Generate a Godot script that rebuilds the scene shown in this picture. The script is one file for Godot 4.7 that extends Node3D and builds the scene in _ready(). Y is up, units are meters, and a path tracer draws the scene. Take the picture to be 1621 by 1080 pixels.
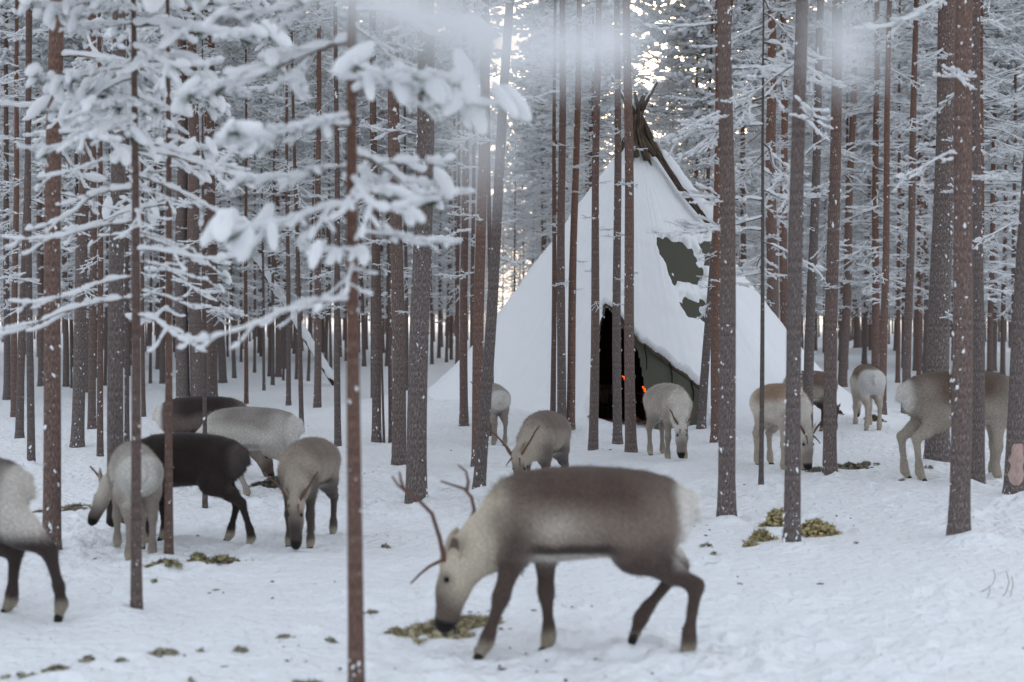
extends Node3D
# Reindeer grazing on lichen round a snowed-in canvas tipi in a young pine forest at winter dusk.

const F := 2251.0          # focal length of the photograph in its own pixels (50 mm on a 36 mm wide frame)
const EYE := 1.7
const HORIZON := 505.0
const TIPI := Vector3(2.264, 0.0, -26.2)

var M := {}
var names := {}
var dents := {}
var collars := []
var n_low := FastNoiseLite.new()
var n_mid := FastNoiseLite.new()
var n_fine := FastNoiseLite.new()
var n_fur := FastNoiseLite.new()
var rng := RandomNumberGenerator.new()


func _ready() -> void:
	rng.seed = 4711
	for k in [[n_low, 0.09, 3], [n_mid, 0.55, 7], [n_fine, 2.6, 11], [n_fur, 5.0, 5]]:
		k[0].noise_type = FastNoiseLite.TYPE_SIMPLEX_SMOOTH
		k[0].fractal_octaves = 2
		k[0].frequency = k[1]
		k[0].seed = k[2]
	setup_camera_and_light()
	make_materials()
	lay_out_dents()
	for q in [[217, 970, .05], [268, 888, .04], [78, 872, .06], [1517, 867, .07], [1252, 868, .06], [1153, 828, .06], [184, 831, .05], [1603, 798, .06], [660, 785, .06], [1547, 776, .05], [759, 772, .04], [1313, 760, .05], [632, 739, .05], [1483, 730, .07], [755, 740, .04], [999, 715, .04], [939, 710, .04], [977, 698, .04], [120, 713, .04], [48, 743, .04]]:
		var p := on_ground(q[0], q[1])
		collars.append([Vector2(p.x + rng.randf_range(-0.12, 0.12), p.z + rng.randf_range(-0.02, 0.14)), q[2], rng.randf_range(0.02, 0.06)])
	build_ground()
	build_forest()
	build_tipi()
	build_reindeer()
	build_small_things()


# ------------------------------------------------------------------ camera, sky, sun
func setup_camera_and_light() -> void:
	var cam := Camera3D.new()
	cam.name = "camera"
	cam.fov = rad_to_deg(2.0 * atan(540.0 / F))
	cam.far = 600.0
	cam.near = 0.05
	cam.position = Vector3(0, EYE, 0)
	cam.rotation.x = -atan((540.0 - HORIZON) / F)
	var at := CameraAttributesPhysical.new()
	at.frustum_focal_length = 50.0
	at.exposure_aperture = 1.7
	at.frustum_focus_distance = 18.5
	at.frustum_near = 0.05
	at.frustum_far = 600.0
	add_child(cam)
	cam.attributes = at
	cam.fov = rad_to_deg(2.0 * atan(540.0 / F))
	cam.current = true

	var sun_az := deg_to_rad(7.0)
	var sun_el := deg_to_rad(11.0)
	var to_sun := Vector3(sin(sun_az) * cos(sun_el), sin(sun_el), -cos(sun_az) * cos(sun_el))
	var w := 256
	var h := 128
	var im := Image.create(w, h, false, Image.FORMAT_RGBF)
	for y in h:
		var el := (0.5 - (y + 0.5) / h) * PI
		for x in w:
			var az := (x + 0.5) / w * TAU
			var d := Vector3(sin(az) * cos(el), sin(el), -cos(az) * cos(el))
			var g := rad_to_deg(d.angle_to(to_sun))
			var up := clampf(sin(el), 0.0, 1.0)
			var c := Vector3(0.88, 0.90, 0.94).lerp(Vector3(0.675, 0.762, 0.895), pow(up, 0.6))
			c += Vector3(1.0, 0.70, 0.38) * 6.0 * exp(-g / 6.5) + Vector3(0.62, 0.47, 0.30) * 1.5 * exp(-g / 24.0)
			im.set_pixel(x, y, Color(c.x, c.y, c.z))
	var sky := Sky.new()
	var pm := PanoramaSkyMaterial.new()
	pm.panorama = ImageTexture.create_from_image(im)
	sky.sky_material = pm
	var e := Environment.new()
	e.background_mode = Environment.BG_SKY
	e.sky = sky
	e.background_energy_multiplier = 1.0
	e.tonemap_mode = Environment.TONE_MAPPER_LINEAR
	e.tonemap_exposure = 1.24
	e.sdfgi_enabled = true
	e.ssao_enabled = true
	e.ssil_enabled = true
	var we := WorldEnvironment.new()
	we.name = "world_environment"
	we.environment = e
	add_child(we)

	var sun := DirectionalLight3D.new()
	sun.name = "sun"
	sun.light_energy = 0.45
	sun.light_color = Color(1.0, 0.86, 0.68)
	sun.light_angular_distance = 10.0
	sun.shadow_enabled = true
	add_child(sun)
	sun.look_at_from_position(to_sun * 50.0, Vector3.ZERO)


# ------------------------------------------------------------------ materials
func noise_tex(freq: float, kind: int, size: int, octaves := 4, ramp = null) -> NoiseTexture2D:
	var f := FastNoiseLite.new()
	f.noise_type = kind
	f.frequency = freq
	f.fractal_octaves = octaves
	f.seed = int(freq * 1000.0) + kind
	var t := NoiseTexture2D.new()
	t.width = size
	t.height = size
	t.seamless = true
	t.noise = f
	if ramp:
		var g := Gradient.new()
		g.offsets = PackedFloat32Array([0.0, 1.0])
		g.colors = PackedColorArray(ramp)
		t.color_ramp = g
	return t


func mat(c: Color, rough: float, vc := false) -> StandardMaterial3D:
	var m := StandardMaterial3D.new()
	m.albedo_color = c.linear_to_srgb()
	m.roughness = rough
	m.vertex_color_use_as_albedo = vc
	m.metallic_specular = 0.25
	return m


func make_materials() -> void:
	var snow_bump := noise_tex(0.02, FastNoiseLite.TYPE_SIMPLEX_SMOOTH, 512, 6)
	var m := mat(Color(0.86, 0.88, 0.90), 0.75, true)
	m.uv1_triplanar = true
	m.uv1_world_triplanar = true
	m.uv1_scale = Vector3(0.9, 0.9, 0.9)
	m.heightmap_enabled = true
	m.heightmap_texture = snow_bump
	m.heightmap_scale = 3.5
	M.ground = m
	M.snow = mat(Color(0.86, 0.88, 0.90), 0.8)
	m = mat(Color(0.86, 0.88, 0.90), 0.8)
	m.backlight_enabled = true
	m.backlight = Color(0.75, 0.75, 0.75)
	M.twig_snow = m
	var bark_tex := noise_tex(0.05, FastNoiseLite.TYPE_CELLULAR, 256, 4, [Color(0.42, 0.40, 0.40), Color(1, 1, 1)])
	m = mat(Color(1, 1, 1), 0.9, true)
	m.albedo_texture = bark_tex
	m.uv1_scale = Vector3(4, 2.0, 1)
	m.heightmap_enabled = true
	m.heightmap_texture = bark_tex
	m.heightmap_scale = 2.2
	M.bark = m
	M.twig = mat(Color(0.13, 0.10, 0.085), 0.9)
	m = mat(Color(0.035, 0.055, 0.035), 0.7, false)
	m.backlight_enabled = true
	m.backlight = Color(0.25, 0.3, 0.2)
	M.needle = m
	var fur := noise_tex(0.06, FastNoiseLite.TYPE_SIMPLEX_SMOOTH, 256, 4, [Color(0.62, 0.62, 0.62), Color(1, 1, 1)])
	m = mat(Color(1, 1, 1), 0.95, true)
	m.albedo_texture = fur
	m.uv1_triplanar = true
	m.uv1_scale = Vector3(2.2, 9.0, 9.0)
	m.heightmap_enabled = true
	m.heightmap_texture = fur
	m.heightmap_scale = 0.3
	m.rim_enabled = true
	m.rim = 0.25
	M.fur = m
	M.hair = mat(Color(1, 1, 1), 0.9, true)
	M.antler = mat(Color(0.13, 0.075, 0.06), 0.6)
	M.hoof = mat(Color(0.02, 0.018, 0.018), 0.5)
	M.eye = mat(Color(0.01, 0.008, 0.008), 0.1)
	var weave := noise_tex(0.15, FastNoiseLite.TYPE_SIMPLEX_SMOOTH, 256, 3, [Color(0.7, 0.7, 0.7), Color(1, 1, 1)])
	m = mat(Color(0.105, 0.105, 0.082), 0.9)
	m.albedo_texture = weave
	m.uv1_triplanar = true
	m.uv1_scale = Vector3(1.5, 1.5, 1.5)
	m.albedo_color = Color(0.135, 0.135, 0.105).linear_to_srgb()
	M.canvas = m
	m = mat(Color(0.17, 0.13, 0.095), 0.85)
	m.albedo_texture = bark_tex
	m.uv1_scale = Vector3(1, 0.4, 1)
	M.pole = m
	M.rope = mat(Color(0.012, 0.012, 0.013), 0.8)
	M.char = mat(Color(0.02, 0.018, 0.016), 0.95)
	m = mat(Color(0.6, 0.2, 0.04), 0.9)
	m.emission_enabled = true
	m.emission = Color(1.0, 0.33, 0.06)
	m.emission_energy_multiplier = 1.6
	M.flame = m
	M.lichen = mat(Color(1, 1, 1), 0.95, true)
	M.debris = mat(Color(1, 1, 1), 0.95, true)


# ------------------------------------------------------------------ mesh collector
class MB:
	var v := PackedVector3Array()
	var n := PackedVector3Array()
	var c := PackedColorArray()
	var t := PackedVector2Array()
	var i := PackedInt32Array()

	func vert(p: Vector3, nn: Vector3, col := Color.WHITE, uv := Vector2.ZERO) -> void:
		v.append(p)
		n.append(nn)
		c.append(col)
		t.append(uv)

	func tube(p: PackedVector3Array, r: PackedFloat32Array, sides: int, col := Color.WHITE, cols = null, squash := 1.0) -> void:
		var base := v.size()
		var count := p.size()
		var along := 0.0
		var ref := Vector3.UP
		var d0 := (p[count - 1] - p[0]).normalized()
		if absf(d0.y) > 0.8:
			ref = Vector3.RIGHT
		for k in count:
			var d := (p[mini(k + 1, count - 1)] - p[maxi(k - 1, 0)]).normalized()
			var a := d.cross(ref).normalized()
			var b := a.cross(d)
			if k > 0:
				along += p[k].distance_to(p[k - 1])
			var col_k: Color = col if cols == null else cols[k]
			for s in sides + 1:
				var ang := TAU * s / sides
				var o := a * cos(ang) + b * (sin(ang) * squash)
				v.append(p[k] + o * r[k])
				n.append(o.normalized())
				c.append(col_k)
				t.append(Vector2(float(s) / sides, along))
		for k in count - 1:
			for s in sides:
				var q := base + k * (sides + 1) + s
				i.append_array([q, q + 1, q + sides + 1, q + 1, q + sides + 2, q + sides + 1])
		for e in [0, count - 1]:
			if r[e] > 0.004:
				var d := (p[0] - p[1] if e == 0 else p[count - 1] - p[count - 2]).normalized()
				var q := v.size()
				vert(p[e] + d * r[e] * 0.5, d, col if cols == null else cols[e])
				for s in sides:
					var w := base + int(e) * (sides + 1) + s
					i.append_array([q, w, w + 1])

	# a lumpy ellipsoid; b holds its three half axes
	func blob(at: Vector3, b: Basis, rings: int, segs: int, lump: float, rg: RandomNumberGenerator, col := Color.WHITE) -> void:
		var base := v.size()
		var inv := b.inverse().transposed()
		for r in rings + 1:
			var el := PI * (float(r) / rings - 0.5)
			for s in segs:
				var az := TAU * s / segs
				var u := Vector3(cos(el) * cos(az), sin(el), cos(el) * sin(az))
				var k := 1.0 + (rg.randf() - 0.5) * 2.0 * lump
				v.append(at + b * (u * k))
				n.append((inv * u).normalized())
				c.append(col)
				t.append(Vector2.ZERO)
		for r in rings:
			for s in segs:
				var q := base + r * segs + s
				var q2 := base + r * segs + (s + 1) % segs
				i.append_array([q, q2, q + segs, q2, q2 + segs, q + segs])

	# flattened octahedron: a fleck of snow on bark
	func fleck(at: Vector3, nn: Vector3, side: Vector3, a: float, bb: float, th: float, rg: RandomNumberGenerator) -> void:
		var base := v.size()
		var u := nn.cross(side)
		for k in 6:
			var ang := TAU * (k + rg.randf() * 0.5) / 6.0
			var o := (side * (a * cos(ang)) + u * (bb * sin(ang))) * rg.randf_range(0.45, 1.2)
			vert(at + o, (o.normalized() + nn * 0.6).normalized())
		vert(at + nn * th, nn)
		for k in 6:
			i.append_array([base + k, base + (k + 1) % 6, base + 6])

	func tuft(at: Vector3, d: Vector3, count: int, length: float, width: float, rg: RandomNumberGenerator, col := Color.WHITE) -> void:
		for k in count:
			var o := Vector3(rg.randfn(), rg.randfn(), rg.randfn())
			var dir := (d * 0.9 + o * 0.55).normalized()
			var root := at - d * (rg.randf() * length * 0.9)
			var side := dir.cross(Vector3(rg.randfn(), rg.randfn(), rg.randfn())).normalized()
			var nn := side.cross(dir).normalized()
			var base := v.size()
			vert(root - side * width * 0.5, nn, col)
			vert(root + side * width * 0.5, nn, col)
			vert(root + dir * length * rg.randf_range(0.7, 1.1), nn, col)
			i.append_array([base, base + 1, base + 2])

	func commit(mesh: ArrayMesh, m: Material) -> void:
		if i.is_empty():
			return
		for k in range(0, i.size(), 3):
			var a := i[k]
			var b := i[k + 1]
			var d := i[k + 2]
			if (v[b] - v[a]).cross(v[d] - v[a]).dot(n[a] + n[b] + n[d]) > 0.0:
				i[k + 1] = d
				i[k + 2] = b
		var arr := []
		arr.resize(Mesh.ARRAY_MAX)
		arr[Mesh.ARRAY_VERTEX] = v
		arr[Mesh.ARRAY_NORMAL] = n
		arr[Mesh.ARRAY_COLOR] = c
		arr[Mesh.ARRAY_TEX_UV] = t
		arr[Mesh.ARRAY_INDEX] = i
		mesh.add_surface_from_arrays(Mesh.PRIMITIVE_TRIANGLES, arr)
		mesh.surface_set_material(mesh.get_surface_count() - 1, m)

	func mesh(m: Material) -> ArrayMesh:
		var out := ArrayMesh.new()
		commit(out, m)
		return out


# ------------------------------------------------------------------ naming
func numbered(called: String) -> String:
	var k: int = names.get(called, 0)
	names[called] = k + 1
	return called if k == 0 else "%s_%03d" % [called, k]


func thing(called: String, label: String, category: String, at := Vector3.ZERO, turn := 0.0, group := "", kind := "") -> Node3D:
	var o := Node3D.new()
	o.name = numbered(called)
	add_child(o)
	o.position = at
	o.rotation.y = turn
	tag(o, label, category, group, kind)
	return o


func tag(o: Node, label: String, category: String, group := "", kind := "") -> void:
	o.set_meta("label", label)
	o.set_meta("category", category)
	if group:
		o.set_meta("group", group)
	if kind:
		o.set_meta("kind", kind)


func part(called: String, mesh: Mesh, parent: Node = self, m: Material = null) -> MeshInstance3D:
	var o := MeshInstance3D.new()
	o.name = numbered(called) if parent == self else called
	o.mesh = mesh
	if m:
		o.material_override = m
	parent.add_child(o, true)
	return o


# ------------------------------------------------------------------ ground
func ray(x: float, y: float) -> Vector3:
	var p := atan((540.0 - HORIZON) / F)
	return Vector3((x - 810.5) / F, (540.0 - y) / F, -1.0).rotated(Vector3.RIGHT, -p)


func on_ground(x: float, y: float) -> Vector3:
	var r := ray(x, y)
	var d := -EYE / r.y
	var p := Vector3(r.x * d, 0.0, r.z * d)
	return Vector3(p.x, ground(p.x, p.z), p.z)


func at_depth(x: float, y: float, depth: float) -> Vector3:
	var r := ray(x, y)
	return Vector3(0, EYE, 0) + r * (depth / -r.z)


func trampled(x: float, z: float) -> float:
	var a := clampf((n_low.get_noise_2d(x * 1.7 + 40.0, z * 1.7) + 0.25) * 2.0, 0.0, 1.0)
	var d := -z
	return a * smoothstep(5.0, 8.0, d) * (1.0 - smoothstep(17.0, 24.0, d))


func ground(x: float, z: float) -> float:
	var d := -z
	var near := smoothstep(3.0, 12.0, d)
	var y := n_low.get_noise_2d(x, z) * lerpf(0.03, 0.10, near) + n_mid.get_noise_2d(x, z) * 0.035
	var tr := trampled(x, z)
	if d < 26.0 and d > 2.0:
		y += n_fine.get_noise_2d(x, z) * (0.008 + 0.042 * tr)
	# the snow bank that has slid off the tipi, left open in front of its door
	var q := Vector2(x - TIPI.x, z - TIPI.z)
	var rr := q.length()
	if rr < 9.0:
		var bank := exp(-pow((rr - 3.7) / (1.5 if q.x < 0.0 else 0.8), 2.0)) * (1.0 if q.x < 0.0 else 0.5)
		var door := exp(-pow((q.x + 0.2) / 1.1, 2.0)) * (1.0 if q.y > 0.0 else 0.0)
		y += bank * 0.42 * (1.0 - 0.95 * door) * (0.8 + 0.3 * n_mid.get_noise_2d(x * 1.5, z * 1.5))
		if rr < 3.4:
			y = lerpf(y, -0.05, smoothstep(3.4, 2.9, rr))
	return y


func lay_out_dents() -> void:
	var g := RandomNumberGenerator.new()
	g.seed = 91
	for k in 900:
		var d := g.randf_range(5.6, 17.0)
		var x := g.randf_range(-0.42, 0.42) * d
		if g.randf() > trampled(x, -d) + 0.06:
			continue
		var key := Vector2i(floori(x / 0.5), floori(-d / 0.5))
		var one := [Vector2(x, -d), g.randf_range(0.05, 0.1), g.randf_range(0.015, 0.045)]
		for i in [-1, 0, 1]:
			for j in [-1, 0, 1]:
				var kk := key + Vector2i(i, j)
				if not dents.has(kk):
					dents[kk] = []
				dents[kk].append(one)


func build_ground() -> void:
	var depths := PackedFloat32Array([-80.0, -40.0, -18.0, -8.0, -3.0, 0.0, 1.5, 2.5, 3.4, 4.2])
	var d := 4.6
	while d < 40.0:
		depths.append(d)
		d *= 1.0062
	while d < 420.0:
		depths.append(d)
		d *= 1.045
	var cols := 400
	var mb := MB.new()
	var white := Color(1, 1, 1)
	for r in depths.size():
		var dd := depths[r]
		var half := maxf(absf(dd), 4.5) * 0.42
		for k in cols + 1:
			var u := float(k) / cols * 2.0 - 1.0
			var x := u / 0.94 * half
			if absf(u) > 0.94:
				x = signf(u) * (half + pow((absf(u) - 0.94) / 0.06, 2.0) * 150.0)
			var y := ground(x, -dd)
			if dd > 4.5 and dd < 18.0:
				var cell = dents.get(Vector2i(floori(x / 0.5), floori(-dd / 0.5)))
				if cell:
					for one in cell:
						var q: float = one[0].distance_squared_to(Vector2(x, -dd)) / (one[1] * one[1])
						if q < 6.0:
							y += one[2] * (0.55 * exp(-pow(sqrt(q) - 1.5, 2.0) * 3.0) - exp(-q * q))
				for cc in collars:
					var q: float = cc[0].distance_squared_to(Vector2(x, -dd))
					if q < 0.6:
						y += cc[1] * exp(-q / cc[2])
			mb.vert(Vector3(x, y, -dd), Vector3.UP, white)
	var w := cols + 1
	for r in depths.size() - 1:
		for k in cols:
			var q := r * w + k
			mb.i.append_array([q, q + 1, q + w, q + 1, q + w + 1, q + w])
	for r in depths.size():
		for k in w:
			var a := mb.v[r * w + mini(k + 1, cols)] - mb.v[r * w + maxi(k - 1, 0)]
			var b := mb.v[mini(r + 1, depths.size() - 1) * w + k] - mb.v[maxi(r - 1, 0) * w + k]
			var nn := a.cross(b).normalized()
			mb.n[r * w + k] = nn if nn.y > 0.0 else -nn
	var o := part("snow_ground", mb.mesh(M.ground))
	o.set_meta("kind", "structure")
	o.set_meta("label", "trampled snow covering the forest floor")


# ------------------------------------------------------------------ branches
# One branch along +X, about one unit long, with its load of snow.  live > 0 puts needle tufts and snow pillows on the twig ends.
func grow(wood: MB, snow: MB, needle: MB, g: RandomNumberGenerator, p0: Vector3, d0: Vector3, length: float, r0: float, depth: int, o: Dictionary) -> void:
	var segs: int = o.segs if depth == 0 else maxi(2, int(o.segs) - 2)
	var p := p0
	var d := d0.normalized()
	var pts := PackedVector3Array([p])
	var rad := PackedFloat32Array([r0])
	var step := length / segs
	for k in segs:
		d.y += o.lift * step / length * (1.0 if k > segs / 2 else o.sag)
		d += Vector3(g.randfn(), g.randfn() * 0.7, g.randfn()) * o.crook
		d = d.normalized()
		p += d * step
		pts.append(p)
		rad.append(r0 * (1.0 - 0.8 * (k + 1.0) / segs))
	wood.tube(pts, rad, o.sides)
	# snow lying along the top
	var sp := PackedVector3Array()
	var sr := PackedFloat32Array()
	var sub: int = o.sub
	for k in segs:
		for j in sub:
			var f := float(j) / sub
			var q := pts[k].lerp(pts[k + 1], f)
			var flat := clampf(1.15 - absf((pts[k + 1] - pts[k]).normalized().y) * 0.8, 0.25, 1.0)
			var rr: float = o.snow * flat * g.randf_range(0.65, 1.3) * (1.0 if depth == 0 else 0.8)
			if g.randf() < o.bare:
				rr *= 0.25
			sp.append(q + Vector3.UP * (rr * 0.55 + lerpf(rad[k], rad[k + 1], f) * 0.5))
			sr.append(rr)
	sp.append(pts[segs] + Vector3.UP * o.snow * 0.3)
	sr.append(o.snow * 0.35)
	sr[0] *= 0.4
	snow.tube(sp, sr, o.snow_sides)
	if depth < o.depth:
		var kids: int = o.kids if depth == 0 else 2
		for k in kids:
			var f := (k + 0.6 + g.randf() * 0.5) / (kids + 0.6)
			f = clampf(f, 0.18, 0.97)
			var seg := mini(int(f * segs), segs - 1)
			var at := pts[seg].lerp(pts[seg + 1], f * segs - seg)
			var dd := (pts[seg + 1] - pts[seg]).normalized()
			var yaw := (1.0 if k % 2 == 0 else -1.0) * deg_to_rad(g.randf_range(32.0, 62.0))
			var cd := dd.rotated(Vector3.UP, yaw)
			cd.y += g.randf_range(-0.15, 0.25)
			grow(wood, snow, needle, g, at, cd, length * g.randf_range(0.25, 0.48) * (1.15 - f * 0.6), r0 * 0.5, depth + 1, o)
	if o.live > 0.0 and g.randf() < o.live:
		var tip := pts[segs]
		needle.tuft(tip, d, o.needles, o.needle_len, o.needle_w, g)
		if depth > 0 or g.randf() < 0.8:
			needle.tuft(pts[segs - 1], d, o.needles / 2, o.needle_len, o.needle_w, g)
		var ps: float = o.pillow * g.randf_range(0.6, 1.35)
		var ax := (d + Vector3(0, -o.droop * g.randf(), 0)).normalized()
		var sd := ax.cross(Vector3.UP).normalized()
		var upv := sd.cross(ax).normalized()
		snow.blob(tip + upv * ps * 0.32 - ax * ps * 0.3, Basis(ax * ps * g.randf_range(1.1, 2.3), upv * ps * 0.6, sd * ps * g.randf_range(0.5, 0.8)), o.blob[0], o.blob[1], o.blob_lump, g)


func branch_mesh(seed_: int, o: Dictionary) -> ArrayMesh:
	var g := RandomNumberGenerator.new()
	g.seed = seed_
	var wood := MB.new()
	var snow := MB.new()
	var needle := MB.new()
	grow(wood, snow, needle, g, Vector3.ZERO, Vector3(1, o.pitch + g.randfn() * 0.08, 0), 1.0, o.r, 0, o)
	var m := ArrayMesh.new()
	wood.commit(m, M.twig)
	snow.commit(m, M.twig_snow)
	needle.commit(m, M.needle)
	return m


# Branches round a straight stem from h0 to h1, in metres, joined: a crown too fine to pick apart.
func crown_mesh(seed_: int, h0: float, h1: float, count: int, reach: Callable, o: Dictionary) -> ArrayMesh:
	var g := RandomNumberGenerator.new()
	g.seed = seed_
	var wood := MB.new()
	var snow := MB.new()
	var needle := MB.new()
	for k in count:
		var f := (k + g.randf()) / count
		var h := lerpf(h0, h1, f)
		var az := k * 2.399 + g.randfn() * 0.5
		var length: float = reach.call(f) * g.randf_range(0.6, 1.25)
		var pitch: float = lerpf(o.pitch, o.pitch_top, f) + g.randfn() * 0.22
		grow(wood, snow, needle, g, Vector3(0, h, 0), Vector3(cos(az), pitch, sin(az)), length, o.r, 0, o)
	var m := ArrayMesh.new()
	wood.commit(m, M.twig)
	snow.commit(m, M.twig_snow)
	needle.commit(m, M.needle)
	return m


# ------------------------------------------------------------------ trunks
func bark_colour(h: float, tone: float) -> Color:
	var grey := Color(0.385, 0.335, 0.318)
	var red := Color(0.52, 0.295, 0.215)
	return grey.lerp(red, clampf(tone + (h - 2.5) * 0.11, 0.0, 1.0))


func trunk_mesh(r: float, height: float, lean: Vector2, tone: float, sides: int, g: RandomNumberGenerator) -> ArrayMesh:
	var mb := MB.new()
	var pts := PackedVector3Array()
	var rad := PackedFloat32Array()
	var cols := []
	var ph := g.randf() * TAU
	var hs := [-0.25, 0.0, 0.12, 0.35, 0.8, 1.3, 1.8, 2.3, 2.8, 3.4, 4.0, 5.0, 6.0, 7.5, 9.0, 11.0, 13.0, 15.0, 17.0]
	for h in hs:
		var hh: float = minf(h, height)
		var wob := Vector2(sin(hh * 1.3 + ph), cos(hh * 0.9 + ph * 2.0)) * r * 0.16
		pts.append(Vector3(lean.x * hh + wob.x, hh, lean.y * hh + wob.y))
		var flare := 1.0 + 0.22 * exp(-maxf(hh, 0.0) / 0.12)
		rad.append(maxf(r * flare * pow(1.0 - maxf(hh, 0.0) / (height * 1.02), 0.75) * g.randf_range(0.97, 1.03), 0.004))
		cols.append(bark_colour(hh + g.randfn() * 0.3, tone))
		if h >= height:
			break
	mb.tube(pts, rad, sides, Color.WHITE, cols)
	return mb.mesh(M.bark)


func flecks_mesh(r: float, height: float, lean: Vector2, top: float, density: float, g: RandomNumberGenerator) -> ArrayMesh:
	var mb := MB.new()
	var count := int(density * top * TAU * r)
	for k in count:
		var h := g.randf_range(0.02, top)
		if g.randf() < 0.12:
			h = g.randf_range(0.0, 0.25)
		var az := g.randf() * TAU
		var rr := r * pow(1.0 - h / (height * 1.02), 0.75) * (1.0 + 0.22 * exp(-h / 0.12))
		var nn := Vector3(cos(az), 0, sin(az))
		var s: float = 0.0028 + 0.010 * pow(g.randf(), 4.0) + (0.009 if g.randf() < 0.04 else 0.0)
		s *= clampf(r / 0.055, 0.55, 1.15)
		var at := Vector3(lean.x * h, h, lean.y * h) + nn * rr * 0.985
		mb.fleck(at, nn, Vector3.UP.rotated(nn, g.randf() * 1.2 - 0.6), s * g.randf_range(0.7, 2.4), s, s * 0.7 + 0.003, g)
	return mb.mesh(M.snow)


var dead := []
var live := []
var sweep := []
var mixed := []
var crowns := []
var lowers := []
var stand := []


func build_forest() -> void:
	var o_dead := {"segs": 7, "sides": 4, "sub": 3, "snow": 0.024, "snow_sides": 5, "lift": 0.45, "sag": -0.5, "crook": 0.15, "bare": 0.16, "depth": 2, "kids": 7, "live": 0.0, "r": 0.011, "pitch": 0.0}
	for k in 8:
		var o := o_dead.duplicate()
		o.pitch = [-0.12, 0.05, 0.2, -0.3][k % 4]
		dead.append(branch_mesh(100 + k, o))
	var o_live := {"segs": 8, "sides": 5, "sub": 3, "snow": 0.026, "snow_sides": 6, "lift": 0.55, "sag": -0.55, "crook": 0.05, "bare": 0.08, "depth": 2, "kids": 7, "live": 0.45, "r": 0.013, "pitch": -0.02,
		"needles": 90, "needle_len": 0.085, "needle_w": 0.003, "pillow": 0.066, "droop": 1.6, "blob": [9, 12], "blob_lump": 0.07}
	for k in 7:
		var o := o_live.duplicate()
		o.live = [0.16, 0.32, 0.55][k % 3]
		live.append(branch_mesh(200 + k, o))
	var o_sweep := {"segs": 9, "sides": 5, "sub": 3, "snow": 0.021, "snow_sides": 6, "lift": 0.95, "sag": -0.75, "crook": 0.07, "bare": 0.1, "depth": 1, "kids": 4, "live": 0.10, "r": 0.011, "pitch": -0.06,
		"needles": 40, "needle_len": 0.07, "needle_w": 0.003, "pillow": 0.045, "droop": 1.1, "blob": [8, 10], "blob_lump": 0.07}
	for k in 7:
		sweep.append(branch_mesh(250 + k, o_sweep))
	var o_low := {"segs": 5, "sides": 3, "sub": 2, "snow": 0.0215, "snow_sides": 4, "lift": 0.45, "sag": -0.6, "crook": 0.19, "bare": 0.15, "depth": 2, "kids": 6, "live": 0.0, "r": 0.011, "pitch": -0.1, "pitch_top": 0.1}
	for k in 5:
		lowers.append(crown_mesh(300 + k, 1.9, 8.6, 84, func(f): return lerpf(0.7, 1.5, f), o_low))
	var o_top := {"segs": 5, "sides": 3, "sub": 2, "snow": 0.032, "snow_sides": 4, "lift": 0.5, "sag": -0.5, "crook": 0.15, "bare": 0.1, "depth": 2, "kids": 6, "live": 0.8, "r": 0.014, "pitch": 0.05, "pitch_top": 0.9,
		"needles": 9, "needle_len": 0.13, "needle_w": 0.012, "pillow": 0.085, "droop": 0.9, "blob": [4, 6], "blob_lump": 0.12}
	for k in 5:
		crowns.append(crown_mesh(400 + k, 7.4, 14.0, 50, func(f): return 1.75 * pow(sin(PI * (0.22 + 0.74 * f)), 0.8), o_top))
	mixed = sweep + sweep + live
	traced_trees()
	background_trees()
	near_twig()


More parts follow.
